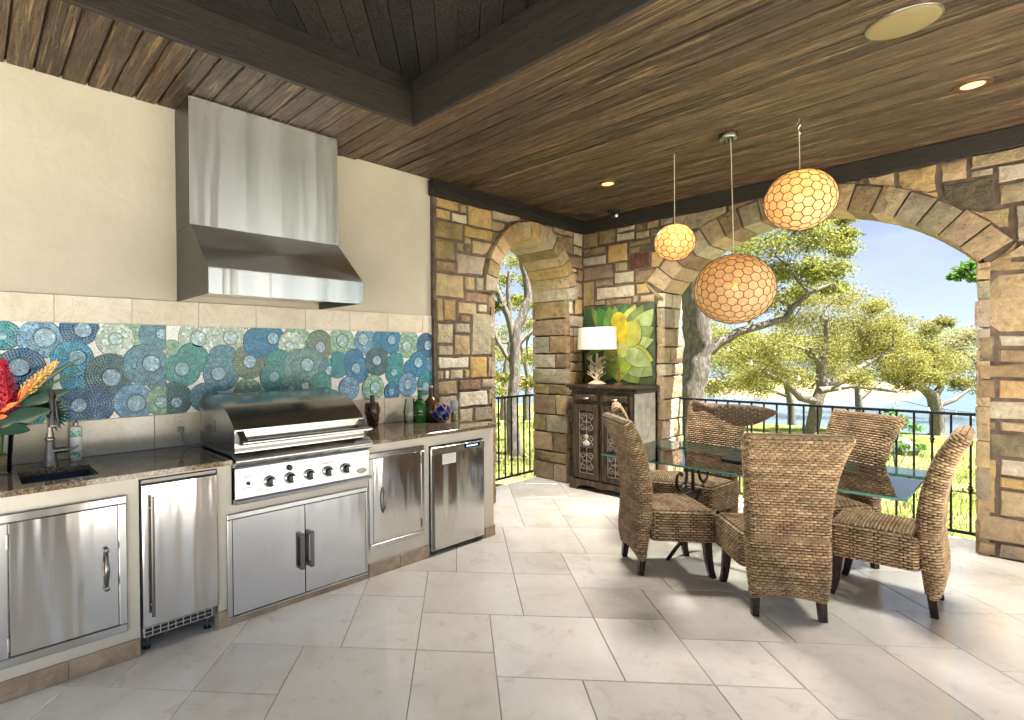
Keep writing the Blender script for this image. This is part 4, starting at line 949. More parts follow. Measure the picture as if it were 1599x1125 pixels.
def chair_meshes():
    K = np.array([(-.222, .095, .055, .375), (-.228, .17, .085, .385), (-.226, .25, .10, .40), (-.206, .43, .108, .41), (-.206, .56, .108, .412), (-.222, .69, .104, .425), (-.25, .82, .098, .45), (-.287, .93, .09, .485), (-.328, 1.01, .082, .515), (-.355, 1.05, .075, .53)])
    ch = np.concatenate([[0], np.cumsum(np.hypot(np.diff(K[:, 0]), np.diff(K[:, 1])))])
    nv = 430; s = np.linspace(0, ch[-1], nv)
    P = np.stack([np.interp(s, ch, K[:, k]) for k in range(4)], 1)
    ker = np.ones(31)/31; Pp = np.concatenate([np.repeat(P[:1], 15, 0)+np.linspace(-15, -1, 15)[:, None]*(P[1]-P[0]), P, np.repeat(P[-1:], 15, 0)+np.linspace(1, 15, 15)[:, None]*(P[-1]-P[-2])])
    P = np.stack([np.convolve(Pp[:, k], ker, 'valid') for k in range(4)], 1)
    T = np.gradient(P[:, :2], axis=0); T /= np.linalg.norm(T, axis=1)[:, None]
    nu = 264; V = []; A = []
    for i in range(nv):
        e = min(1, (s[-1]-s[i])/.04+1e-3); shr = sqrt(1-(1-e)**2) if e < 1 else 1
        e0 = min(1, s[i]/.02+.2); th = P[i, 2]*.86*max(.015, shr)*(.6+.4*e0); w_ = P[i, 3]-.03*(1-shr)
        q = rrect(w_, max(.0025, th), .035, nu)
        h, c = weave(q[:, 4], np.full(nu, s[i]))
        # wrapped band across the back
        if .345 < s[i] < .385: h = .0025*np.sin(s[i]*900)**2+0*h+.001; c = c*.4+.15
        h = h*shr*min(1, s[i]/.03+.1)
        yy_ = q[:, 0]+q[:, 2]*h; dd = q[:, 1]+q[:, 3]*h      # dd: along the path normal (behind/in front)
        nx_, nz_ = T[i, 1], -T[i, 0]                           # pointing forward
        bowd = .0*(q[:, 0]**2)
        V.append(np.stack([P[i, 0]+nx_*(-dd), yy_, P[i, 1]+nz_*(-dd)], 1)); A.append(c)
        if i == 0: pass
    # curved lower hem: lift the middle of the lowest rows a little
    V = np.array(V); low = np.clip(1-(V[:, :, 2]-.09)/.12, 0, 1); V[:, :, 2] += low*.03*np.cos(np.clip(V[:, :, 1]/.2, -1, 1)*pi/2)
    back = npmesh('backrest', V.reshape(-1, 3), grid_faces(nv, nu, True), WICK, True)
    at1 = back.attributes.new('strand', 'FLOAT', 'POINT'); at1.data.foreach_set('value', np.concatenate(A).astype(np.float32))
    # seat: skirt and woven top
    nu = 360; nv = 84; q = rrect(.40, .425, .03, nu); V = []; A = []
    sc_ = lambda x: (1+.11*(x+.2)/.4)           # wider in front
    for i in range(nv):
        z = .248+.197*i/(nv-1); e = max(0, (i-(nv-11))/10); ins = .018*(1-sqrt(max(0, 1-e*e)))
        h, c = weave(q[:, 4], np.full(nu, z*1.0))
        px = q[:, 0]*(1-ins*4)+q[:, 2]*h+.035; py = (q[:, 1]*(1-ins*4)+q[:, 3]*h)*sc_(px)
        V.append(np.stack([px, py, np.full(nu, z)], 1)); A.append(c)
    V = np.array(V).reshape(-1, 3)
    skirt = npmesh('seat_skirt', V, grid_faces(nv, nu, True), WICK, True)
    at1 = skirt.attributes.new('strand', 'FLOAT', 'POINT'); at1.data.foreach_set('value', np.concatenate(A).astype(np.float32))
    na, nb_ = 150, 100; xx, yy = np.meshgrid(np.linspace(-.185, .185, na), np.linspace(-.198, .198, nb_), indexing='ij')
    h, c = weave(yy+.3, xx+.3, .040, .0175, .0115)
    ez = np.clip(np.minimum((.2-np.abs(xx))/.04, (.212-np.abs(yy))/.04), 0, 1); zz_ = .437+.014*np.sqrt(ez)+h+.012*np.cos(xx/.2*1.4)*np.cos(yy/.2*1.4)-.004
    V = np.stack([xx+.035, yy*sc_(xx+.035), zz_], -1).reshape(-1, 3)
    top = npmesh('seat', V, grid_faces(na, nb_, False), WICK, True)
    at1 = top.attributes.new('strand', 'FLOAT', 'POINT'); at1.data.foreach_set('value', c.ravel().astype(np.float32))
    legs = []
    for y in (.192, -.192):
        b = MB(); b.tube([(.19, y*.95, .29), (.197, y*.96, .2), (.203, y*.98, .12), (.214, y, .05), (.228, y*1.03, 0)], [.034, .032, .029, .026, .024], 4); legs.append(('leg', b))
    for y in (.165, -.165):
        b = MB(); b.tube([(-.215, y, .20), (-.222, y, .1), (-.232, y*1.02, 0)], [.03, .028, .024], 4); legs.append(('leg', b))
    return [('backrest', back), ('seat', top), ('seat_skirt', skirt)]+[(n, mesh(n, b.v, b.f, LEGW)) for n, b in legs]
CH = chair_meshes()
def chair(x, y, ang, label):
    t = thing('wicker_chair', (x, y, 0), label, 'chair', 'high-backed woven chairs around the glass table', rz=radians(ang))
    for n, me in CH: link(n, me, t)
    return t
chair(3.723, 1.692, -43.9, 'woven chair turned three-quarters at the table corner nearest the counter')
chair(3.68, 1.037, 36, 'woven chair with its back squarely to the viewer at the table')
chair(4.275, .60, 91, 'woven chair in side profile next to the right-hand stone pier')
chair(4.62, 1.83, 172, 'woven chair against the railing, half hidden by the fish sculpture')
chair(4.66, .99, 145, 'woven chair standing by the railing in front of the lake, facing inward')
chair(4.49, 2.10, -60, 'woven chair mostly hidden behind the three-quarter turned chair')

# ------------------------------------------------------------------ glass table on a scrolled iron base
TX0, TX1, TY0, TY1, TZ = 3.745, 4.75, .44, 2.20, .72
gt = thing('glass_table', (4.25, 1.32, 0), 'rectangular glass dining table on a scrolled black iron base', 'table')
b = MB(); b.box(TX0, TX1, TY0, TY1, TZ-.014, TZ)
b.m = [1, 1, 1, 1, 0, 0]
b.build('glass_top', [GLASS, GEDGE], gt)
def spiral(c, r0, r1, a0, turns, n=22):
    return [(c[0]+(r0+(r1-r0)*i/n)*cos(a0+2*pi*turns*i/n), c[1]+(r0+(r1-r0)*i/n)*sin(a0+2*pi*turns*i/n)) for i in range(n+1)]
for y in (.95, 1.72):
    for s_ in (-1, 1):
        # a big C below, a small scroll above, foot curl
        c1 = spiral((4.25+s_*.20, .26), .17, .17, -pi/2, -.62*s_, 14); c2 = [(4.25+s_*.20, .09), (4.25+s_*.30, .06), (4.25+s_*.38, .03), (4.25+s_*.43, .012)]
        MB().tube([(x, y, z) for x, z in c2[::-1]+c1[1:]], .013, 8).build('scroll_leg', IRON, gt, True)
        c3 = spiral((4.25+s_*.22, .56), .13, .03, pi/2, 1.15*s_, 22)
        MB().tube([(x, y, z) for x, z in [(4.25+s_*.12, .40)]+c3[::-1][-1:]+c3[:0]], .012, 6)
        MB().tube([(x, y, z) for x, z in c3], .011, 8).build('upper_scroll', IRON, gt, True)
    MB().box(3.98, 4.52, y-.012, y+.012, .692, .7055, .002).build('top_bar', IRON, gt)
    MB().box(4.03, 4.47, y-.013, y+.013, .41, .436, .002).build('cross_bar', IRON, gt)
    MB().tube([(4.25, y, .43), (4.25, y, .69)], .012, 8).build('post', IRON, gt, True)
for x in (4.06, 4.44): MB().box(x-.012, x+.012, .95, 1.72, .235, .262, .002).build('stretcher', IRON, gt)
MB().box(4.06, 4.44, 1.32, 1.345, .236, .260, .002).build('stretcher', IRON, gt)

# carved fish on a stand
FISHB = simple('carved_brown_wood', (.15, .085, .045), .7, nscale=30, namp=.5, bump=.5, bscale=90); TEAL = simple('teal_glass_bead', (.02, .26, .22), .2); COPPER = simple('copper_setting', (.24, .10, .05), .5)
fs_ = thing('fish_sculpture', (4.22, 1.40, TZ), 'carved brown fish sculpture studded with teal beads on the table', 'sculpture')
ys_ = [1.70, 1.68, 1.645, 1.61, 1.56, 1.50, 1.43, 1.36, 1.29, 1.23, 1.18, 1.15]
hh = [.048, .045, .028, .024, .036, .058, .075, .078, .068, .048, .025, .006]; zc = [1.095, 1.093, 1.086, 1.08, 1.07, 1.06, 1.05, 1.048, 1.056, 1.068, 1.08, 1.088]
b = MB(); n = 16
for y, h_, z in zip(ys_, hh, zc):
    for j in range(n):
        a = 2*pi*j/n; b.v.append((4.22+min(.03, h_*.55)*cos(a), y, z+h_*sin(a)))
b.f = [(i*n+j, i*n+(j+1) % n, (i+1)*n+(j+1) % n, (i+1)*n+j) for i in range(len(ys_)-1) for j in range(n)]+[tuple(range(n))[::-1], tuple((len(ys_)-1)*n+j for j in range(n))]; b.m = [0]*len(b.f)
b.build('body', FISHB, fs_, True)
b1, b2 = MB(), MB(); row = 0
for k, y in enumerate(np.arange(1.535, 1.245, -.0235)):
    h_ = np.interp(-y, [-t for t in ys_], hh); z_ = np.interp(-y, [-t for t in ys_], zc); m_ = max(1, int(h_*2/.026))
    for j in range(m_):
        z = z_+(j-(m_-1)/2)*.026+(.006 if k % 2 else -.006)
        if abs(z-z_) > h_*.9: continue
        xx_ = 4.22-min(.03, h_*.55)*sqrt(max(0, 1-((z-z_)/h_)**2))
        b1.lathe([(.0115, .004), (.011, -.002), (.007, -.004)], (xx_, y, z), 9, axis='x'); b2.lathe([(.007, -.002), (.005, -.006), (0, -.0075)], (xx_, y, z), 8, axis='x')
b1.build('bead_settings', COPPER, fs_)['kind'] = 'stuff'; b2.build('beads', TEAL, fs_, True)['kind'] = 'stuff'
MB().tube([(4.22, 1.335, TZ+.012), (4.22, 1.335, .985)], .006, 8).build('rod', BLACK, fs_); MB().box(4.13, 4.31, 1.24, 1.48, TZ+.0005, TZ+.016, .003).build('stand', BLACK, fs_)

# ------------------------------------------------------------------ pendant globes of hexagonal shell
def goldberg(n):
    ph = (1+sqrt(5))/2
    V = [Vector(v).normalized() for v in ((-1, ph, 0), (1, ph, 0), (-1, -ph, 0), (1, -ph, 0), (0, -1, ph), (0, 1, ph), (0, -1, -ph), (0, 1, -ph), (ph, 0, -1), (ph, 0, 1), (-ph, 0, -1), (-ph, 0, 1))]
    Fc = [(0, 11, 5), (0, 5, 1), (0, 1, 7), (0, 7, 10), (0, 10, 11), (1, 5, 9), (5, 11, 4), (11, 10, 2), (10, 7, 6), (7, 1, 8), (3, 9, 4), (3, 4, 2), (3, 2, 6), (3, 6, 8), (3, 8, 9), (4, 9, 5), (2, 4, 11), (6, 2, 10), (8, 6, 7), (9, 8, 1)]
    pts = {}; tri = []
    def pid(p):
        k = (round(p.x, 4), round(p.y, 4), round(p.z, 4)); return pts.setdefault(k, (len(pts), p))[0]
    for a, b_, c in Fc:
        g = {}
        for i in range(n+1):
            for j in range(n+1-i): g[i, j] = pid((V[a]*(n-i-j)+V[b_]*i+V[c]*j).normalized())
        for i in range(n):
            for j in range(n-i):
                tri.append((g[i, j], g[i+1, j], g[i, j+1]))
                if i+j < n-1: tri.append((g[i+1, j], g[i+1, j+1], g[i, j+1]))
    P = [None]*len(pts)
    for k, (i, p) in pts.items(): P[i] = p
    cen = [((P[a]+P[b_]+P[c])/3).normalized() for a, b_, c in tri]; adj = [[] for _ in P]
    for t, q in enumerate(tri):
        for i in q: adj[i].append(t)
    cells = []
    for i, p in enumerate(P):
        o1 = p.orthogonal().normalized(); o2 = p.cross(o1)
        cells.append((p, sorted(adj[i], key=lambda t: atan2((cen[t]-p).dot(o2), (cen[t]-p).dot(o1)))))
    return cen, cells
def pendant(x, y, z, r, n, label, hook, rz, watt, wire):
    t = thing('shell_pendant', (x, y, z), label, 'pendant lamp', 'globe lamps of hexagonal shell over the dining table')
    cen, cells = goldberg(n); M_ = Matrix.Rotation(rz, 3, 'Z') @ Matrix.Rotation(.5+rz, 3, 'X'); C_ = Vector((x, y, z)); Sq = Vector((1, 1, .97))
    cen = [(M_ @ c)*Sq for c in cen]
    for p, loop in cells:
        pp = sum((cen[k] for k in loop), Vector())/len(loop); ring = [pp+(cen[k]-pp)*.95 for k in loop]
        b = MB(); k = len(ring); b.v = [C_+q*r for q in ring]+[C_+q*(r-.0022) for q in ring]
        b.f = [tuple(range(k)), tuple(range(k, 2*k))[::-1]]+[(i, k+i, k+(i+1) % k, (i+1) % k) for i in range(k)]; b.m = [0]*len(b.f)
        b.build('shell_panel', CAPIZ, t)
    b = MB(); seen = set()
    for p, loop in cells:
        for i in range(len(loop)):
            e = tuple(sorted((loop[i-1], loop[i])))
            if e in seen: continue
            seen.add(e); b.tube([C_+cen[e[0]]*(r+.0006), C_+cen[e[1]]*(r+.0006)], wire, 4, cap=False)
    b.build('wire_frame', BRASS, t)
    MB().lathe([(.04*sin(pi*i/10), -.045*cos(pi*i/10)) for i in range(11)], (x, y, z), 14).build('bulb', BULB, t, True)
    MB().tube([(x, y, z+r*.96), (hook[0], hook[1], hook[2])], .0028, 6).build('cord', CORD, t)
    lt = bpy.data.lights.new('bulb_light', 'POINT'); lt.energy = watt; lt.color = (1, .74, .40); lt.shadow_soft_size = .02
    lo = bpy.data.objects.new('bulb_light', lt); col.objects.link(lo); lo.parent = t; lo.location = (-.035, -.035, .045)
    return t
p1 = pendant(4.193, 1.828, 2.36, .146, 3, 'smallest glowing shell globe hanging highest toward the corner', (4.193, 1.828, ZC-.03), .2, .4, .0024)
p2 = pendant(4.19, 1.41, 1.955, .256, 5, 'largest shell globe hanging lowest on the ceiling-canopy cord', (4.178, 1.425, ZC-.035), .9, .3, .0023)
p3 = pendant(4.212, 1.02, 2.508, .203, 4, 'mid-sized glowing shell globe overlapping the top of the wide arch', (4.218, 1.025, ZC-.10), .45, .6, .0027)
MB().lathe([(.0, ZC-.036), (.056, ZC-.036), (.06, ZC-.03), (.06, ZC-.002)], (4.178, 1.44, 0), 24).build('ceiling_canopy', NICKEL, p2, True)
for dx in (-.03, .0, .03): MB().lathe([(.006, ZC-.062), (.008, ZC-.06), (.008, ZC-.035)], (4.178+dx*.5, 1.44+dx, 0), 10).build('strain_relief', BLACK, p2)
for par, (hx, hy) in ((p1, (4.193, 1.828)), (p3, (4.218, 1.025))):
    MB().tube([(hx, hy, ZC-.001), (hx, hy, ZC-.02)]+[(hx+.012*sin(pi*2*i/8*.8), hy, ZC-.032+.012*cos(pi*2*i/8*.8)) for i in range(9)], .0022, 6).build('ceiling_hook', CHROME, par)
for i in range(3): MB().tube([(4.218+(.012*sin(2*pi*k/8) if i % 2 else 0), 1.025+(0 if i % 2 else .012*sin(2*pi*k/8)), ZC-.055-.026*i+.016*cos(2*pi*k/8)) for k in range(8)], .0024, 5, close=True).build('chain_link', CHROME, p3)

# ------------------------------------------------------------------ recessed lights, speaker, camera
def downlight(x, y, label, watt, cone):
    t = thing('recessed_downlight', (x, y, ZC), label, 'ceiling light', 'recessed downlights in the soffit')
    MB().lathe([(.052, ZC-.001), (.055, ZC-.006), (.085, ZC-.006), (.088, ZC+.003)], (x, y, 0), 26).build('trim_ring', simple('bronze_trim', (.12, .06, .03), .4, .6), t, True)
    MB().lathe([(0, ZC-.0035), (.052, ZC-.0035), (.053, ZC-.002)], (x, y, 0), 24).build('lens', LENS, t)
    lt = bpy.data.lights.new('downlight_beam', 'SPOT'); lt.energy = watt; lt.color = (1, .93, .83); lt.spot_size = radians(cone); lt.spot_blend = 1; lt.shadow_soft_size = .3
    lo = bpy.data.objects.new('downlight_beam', lt); col.objects.link(lo); lo.parent = t; lo.location = (0, 0, -.02)
downlight(4.517, 2.574, 'lit recessed downlight near the corner of the two stone walls', 110, 160)
downlight(4.532, .246, 'lit recessed downlight out over the chair by the stone pier', 72, 125)
sp_ = thing('ceiling_speaker', (3.415, .415, ZC), 'round bronze ceiling speaker grille in the plank soffit', 'speaker')
MB().lathe([(0, ZC-.010), (.125, ZC-.009), (.132, ZC-.006), (.134, ZC-.001)], (3.415, .415, 0), 40).build('grille', simple('speaker_olive', (.17, .13, .06), .5, .3), sp_, True)
MB().lathe([(.134, ZC-.004), (.14, ZC-.004), (.142, ZC)], (3.415, .415, 0), 40).build('rim', DKSTEEL, sp_, True)
cm_ = thing('security_camera', (5.42, 3.02, ZC), 'small black dome camera fixed to the dark soffit corner', 'camera')
MB().lathe([(.06, ZC-.001), (.06, ZC-.02), (.03, ZC-.03)], (5.42, 3.02, 0), 18).build('mount', BLACK, cm_, True)
MB().lathe([(.034*sin(pi*i/10), ZC-.055-.034*cos(pi*i/10)) for i in range(11)], (5.42, 3.02, 0), 16).build('ball', BLACK, cm_, True)
MB().tube([(5.405, 3.0, ZC-.06), (5.375, 2.96, ZC-.075)], [.018, .016], 12).build('lens', DKSTEEL, cm_, True)
vn = thing('dark_speaker', (5.37, 3.31, ZC), 'dark round speaker grille in the soffit corner', 'speaker')
MB().lathe([(0, ZC-.012), (.1, ZC-.011), (.115, ZC-.004), (.118, ZC)], (5.37, 3.31, 0), 30).build('grille', BLACK, vn, True)

# ------------------------------------------------------------------ buffet with iron grilles
bu = thing('buffet_cabinet', (5.38, 3.0, 0), 'distressed dark buffet cabinet with scrolled iron door grilles', 'cabinet')
BX, BY0, BY1, BT = 5.15, 2.655, 3.375, 1.151
MB().box(BX, 5.60, BY0, BY0+.03, .06, 1.09).box(BX, 5.60, BY1-.03, BY1, .06, 1.09).box(5.58, 5.6, BY0, BY1, .06, 1.09).box(BX, 5.6, BY0+.03, BY1-.03, .12, .15).box(BX, 5.6, BY0+.03, BY1-.03, .955, .975).build('carcass', BUFW, bu)
PALEW = simple('worn_pale_paint', (.42, .39, .33), .7, nscale=9, namp=.35)
MB().box(BX+.004, 5.598, BY0-.006, BY0-.001, .13, 1.08).build('side_panel', PALEW, bu)
MB().box(BX-.05, 5.61, BY0-.05, BY1+.05, 1.122, BT, .004).build('top', BUFW, bu)
MB().box(BX-.03, 5.605, BY0-.03, BY1+.03, 1.09, 1.1215, .008).build('cornice', BUFW, bu)
yc = (BY0+BY1)/2
b = MB()
for y0, y1, z0, z1 in ((BY0, BY0+.045, .12, 1.09), (BY1-.045, BY1, .12, 1.09), (yc-.02, yc+.02, .12, 1.09), (BY0+.045, yc-.02, 1.06, 1.09), (yc+.02, BY1-.045, 1.06, 1.09), (BY0+.045, yc-.02, .95, .975), (yc+.02, BY1-.045, .95, .975)): b.box(BX-.02, BX-.0005, y0, y1, z0, z1, .003)
b.build('face_frame', BUFW, bu)
for s_, (y0, y1) in enumerate(((BY0+.048, yc-.023), (yc+.023, BY1-.048))):
    dr = MB().box(BX-.03, BX, y0, y1, .978, 1.057, .005).build('drawer', BUFW, bu)
    MB().box(BX-.036, BX-.029, y0+.02, y1-.02, .994, 1.041, .003).build('drawer_panel', BUFW, dr)
    ym = (y0+y1)/2
    MB().lathe([(.03, 0), (.03, .004), (.024, .016), (0, .02)], (0, 0, 0), 14)
    MB().tube([(BX-.037, ym-.03, 1.018), (BX-.052, ym-.018, 1.012), (BX-.055, ym, 1.010), (BX-.052, ym+.018, 1.012), (BX-.037, ym+.03, 1.018)], [.006, .010, .012, .010, .006], 8).build('cup_pull', simple('pewter', (.38, .36, .32), .35, .9), dr, True)
    b = MB(); z0, z1 = .135, .945; rw = .055
    for a, c, d, e in ((y0, y0+rw, z0, z1), (y1-rw, y1, z0, z1), (y0+rw, y1-rw, z0, z0+rw), (y0+rw, y1-rw, z1-rw, z1)): b.box(BX-.042, BX-.021, a, c, d, e, .004)
    dn = b.build('door', BUFW, bu)
    MB().box(BX-.006, BX+.004, y0+rw-.005, y1-rw+.005, z0+rw-.005, z1-rw+.005).build('door_backing', SHADOWBOX, dn)
    GRL = simple('pale_rusty_iron', (.30, .255, .19), .7, .3, nscale=30, namp=.4)
    ia, ic, iz0, iz1 = y0+rw+.004, y1-rw-.004, z0+rw+.006, z1-rw-.006
    b = MB(); R2 = .0042
    xg = BX-.026
    for y in (ia, ic): b.tube([(xg, y, iz0), (xg, y, iz1)], R2, 5)
    for z in (iz0, iz1): b.tube([(xg, ia, z), (xg, ic, z)], R2, 5)
    b.tube([(xg, ym, iz0), (xg, ym, iz1)], R2, 5)
    hw_ = (ic-ia)/2
    for sgn in (-1, 1):
        for zc_, up_ in ((iz0+.07, 1), (iz0+.19, -1), (iz0+.31, 1), (iz1-.07, -1), (iz1-.19, 1), (iz1-.31, -1)):
            sp2 = spiral((ym+sgn*hw_*.52, zc_), hw_*.44, hw_*.10, (0 if sgn < 0 else pi), 1.4*up_*sgn, 20)
            b.tube([(xg, p, z) for p, z in sp2], R2*.9, 5)
            b.tube([(xg, ym, zc_+up_*.075), (xg, ym+sgn*hw_*.5, zc_+up_*.055), (xg, ym+sgn*hw_*.9, zc_+up_*.005)], R2*.8, 5)
    b.build('iron_grille', GRL, dn)
    if s_ == 1:
        PL = simple('plaster_bust', (.50, .45, .37), .8)
        zb_ = .52
        bb = MB().lathe([(.0, zb_+.10), (.018, zb_+.095), (.024, zb_+.075), (.020, zb_+.055), (.012, zb_+.045), (.012, zb_+.035), (.03, zb_+.022), (.042, zb_+.008), (.038, zb_-.015), (.02, zb_-.022), (0, zb_-.022)], (xg-.006, ym, 0), 14, sx=.55)
        bb.build('bust_ornament', PL, dn, True)
n_ = 24; pts = [(BY0-.02, 0), (BY0-.02, .12), (BY1+.02, .12), (BY1+.02, 0), (BY1-.06, 0)]
pts += [(BY1-.06-(BY1-BY0-.12)*i/n_, .028+.030*abs(sin(pi*i/n_*2))*(1 if i < n_ else 0)+.012*(1-abs(cos(pi*i/n_)))) for i in range(1, n_)]+[(BY0+.06, 0)]
b = MB(); b.prism(pts, fx(BX-.018), -.02, .018); b.build('base_apron', BUFW, bu)
MB().box(BX+.01, 5.6, BY0-.01, BY0+.02, 0, .12).box(BX+.01, 5.6, BY1-.02, BY1+.01, 0, .12).build('base_sides', BUFW, bu)

# ------------------------------------------------------------------ painting, lamp, cross
pa = thing('painting', (5.58, 3.07, BT), 'unframed canvas painting of a green agave rosette', 'painting')
PY0, PY1, PZ0, PZ1 = 2.645, 3.49, 1.153, 2.045
MB().box(5.575, 5.607, PY0, PY1, PZ0, PZ1, .002).build('canvas', simple('canvas_olive', (.035, .05, .02), .7, nscale=8, namp=.6), pa)
q = NM('painted_petal', rough=.5); oi = q.n('ShaderNodeObjectInfo'); v = q.coords((1, 1, 1), rnd=7)
q.col(q.mix(1, oi.outputs['Color'], q.ramp(q.noise(v, 7, 4, .6, .8), [(.3, .55), (.55, 1.0), (.75, 1.35)]), 'MULTIPLY')); q.bump(q.noise(v, 60, 3), .2, .002); PETAL = q.m
PC = [(.20, .27, .025), (.29, .30, .045), (.10, .20, .03), (.03, .14, .02), (.34, .33, .09), (.14, .19, .045), (.02, .055, .015), (.24, .30, .11)]
# petals: base (u,v) tip (u,v) width colour, in fractions of the canvas, u from its left edge
PTS = [((.35, .55), (.02, .98), .10, 6), ((.4, .55), (.12, .99), .07, 5), ((.42, .6), (.22, .99), .09, 3), ((.45, .6), (.38, .99), .10, 2), ((.5, .6), (.47, .99), .07, 5), ((.55, .65), (.62, .99), .09, 3), ((.6, .6), (.75, .99), .10, 4), ((.62, .6), (.86, .98), .08, 5), ((.68, .55), (.99, .92), .10, 7), ((.65, .5), (.99, .70), .09, 5), ((.6, .45), (.99, .55), .08, 7),
       ((.45, .4), (.02, .55), .12, 5), ((.45, .38), (.02, .36), .10, 2), ((.45, .35), (.03, .10), .13, 6), ((.48, .35), (.18, .02), .12, 2), ((.52, .35), (.80, .02), .13, 5), ((.6, .4), (.98, .12), .14, 7), ((.6, .42), (.99, .30), .10, 1), ((.5, .42), (.52, .03), .15, 0), ((.48, .42), (.30, .34), .09, 4), ((.58, .42), (.97, .24), .09, 7), ((.58, .48), (.80, .80), .13, 1), ((.5, .45), (.66, .46), .10, 4), ((.5, .42), (.36, .42), .07, 1)]
def pet(b0, t0, wd, c, k, ol=False):
    n = 9; dx, dz = t0[0]-b0[0], t0[1]-b0[1]; Ln = hypot(dx, dz); ux, uz = dx/Ln, dz/Ln; L_, R__ = [], []
    for i in range(n+1):
        t = i/n; w_ = (wd+(.008 if ol else 0))*(sin(pi*(t**1.0*.9+.1))**.95 if i < n else .0); cx, cz = b0[0]+dx*t, b0[1]+dz*t
        L_.append((cx-uz*w_, cz+ux*w_)); R__.append((cx+uz*w_, cz-ux*w_))
    pl = clip_rect([(PY1-u*(PY1-PY0), PZ0+v*(PZ1-PZ0)) for u, v in L_+R__[::-1]], PY0+.002, PY1-.002, PZ0+.002, PZ1-.002)
    if len(pl) > 2:
        if not ol: pet(b0, t0, wd, c, k, True)
        b = MB(); b.prism(pl, fx(5.575), 0, .0006+.0005*k-(.0002 if ol else 0)); o = b.build('painted_petal', PETAL, pa, org=(5.575, pl[0][0], pl[0][1])); o.color = tuple(t*(.22 if ol else 1) for t in PC[c])+(1,)
for k, (e0, e1, e2, e3) in enumerate(PTS): pet(e0, e1, e2*1.25, e3, k)
for k, (u, v_, r) in enumerate(((.54, .73, .105), (.52, .80, .10), (.56, .63, .10))):
    pl = [(PY1-(u+r*cos(a*.3))*(PY1-PY0), PZ0+(v_+r*1.1*sin(a*.3))*(PZ1-PZ0)) for a in range(21)]
    b = MB(); b.prism(pl, fx(5.575), 0, .0135+.0004*k); o = b.build('painted_bud', PETAL, pa, org=(5.575, pl[0][0], pl[0][1])); o.color = (.42, .33, .015, 1)
la = thing('table_lamp', (5.36, 3.195, BT), 'white drum-shade lamp with a pale branching coral base', 'lamp')
LX, LY = 5.36, 3.195
q = NM('linen_shade', (.82, .78, .72), .9); tl = q.n('ShaderNodeBsdfTranslucent', {'Color': (.8, .74, .66, 1)}); mx = q.n('ShaderNodeMixShader', {0: .3}); q.l(q.b.outputs[0], mx.inputs[1]); q.l(tl.outputs[0], mx.inputs[2]); q.l(mx.outputs[0], q.o.inputs['Surface'])
MB().lathe([(.225, 1.545), (.214, 1.79), (.211, 1.79), (.222, 1.545)], (LX, LY, 0), 36, sx=.75).build('lamp_shade', q.m, la, True)
CORAL = simple('bleached_coral', (.52, .40, .27), .75, nscale=25, bump=.5, bscale=120)
MB().tube([(LX, LY, 1.50), (LX, LY, 1.83)], .005, 8).build('harp', NICKEL, la); MB().lathe([(0, 1.83), (.009, 1.836), (.006, 1.85), (0, 1.853)], (LX, LY, 0), 10).build('finial', NICKEL, la, True)
MB().lathe([(.09, BT), (.095, BT+.012), (.07, BT+.03), (.03, BT+.05), (0, BT+.055)], (LX, LY, 0), 18).build('base', CORAL, la, True)
rc = random.Random(3); b = MB()
def coral(p, d, ln, r, lvl):
    q1 = p+d*ln*.5+Vector((rc.uniform(-1, 1), rc.uniform(-1, 1), rc.uniform(-.3, .6)))*ln*.12; q2 = q1+(d+Vector((rc.uniform(-.4, .4), rc.uniform(-.4, .4), rc.uniform(-.1, .5)))*.5).normalized()*ln*.5
    b.tube([p, q1, q2], [r, r*.85, r*.62], 6)
    if lvl:
        for k in range(3 if lvl > 1 else 2):
            a = rc.uniform(0, 6.3); dd = (d+Vector((cos(a), sin(a), rc.uniform(-.1, .7)))*.95).normalized(); coral(q1.lerp(q2, rc.uniform(.1, 1)), dd, ln*.62, r*.62, lvl-1)
for k in range(12):
    a = k*2.1; coral(Vector((LX, LY, BT+.03+.018*k)), Vector((cos(a)*.6, sin(a)*.75, .6)).normalized(), .085, .014, 2)
b.tube([(LX, LY, BT+.02), (LX+.01, LY, BT+.15), (LX, LY, BT+.35)], [.03, .022, .012], 8); b.build('coral_stem', CORAL, la)
cr = thing('brass_cross', (5.30, 2.90, BT), 'small brass cross on a stepped stand on the buffet', 'cross')
BRS = simple('aged_brass', (.24, .14, .05), .45, .7)
MB().box(5.29, 5.302, 2.89, 2.91, BT+.028, BT+.20, .002).box(5.2895, 5.3025, 2.855, 2.945, BT+.125, BT+.145, .002).build('cross', BRS, cr)
MB().box(5.265, 5.325, 2.855, 2.945, BT+.0005, BT+.014, .002).box(5.275, 5.315, 2.87, 2.93, BT+.014, BT+.028, .002).build('stand', BRS, cr)

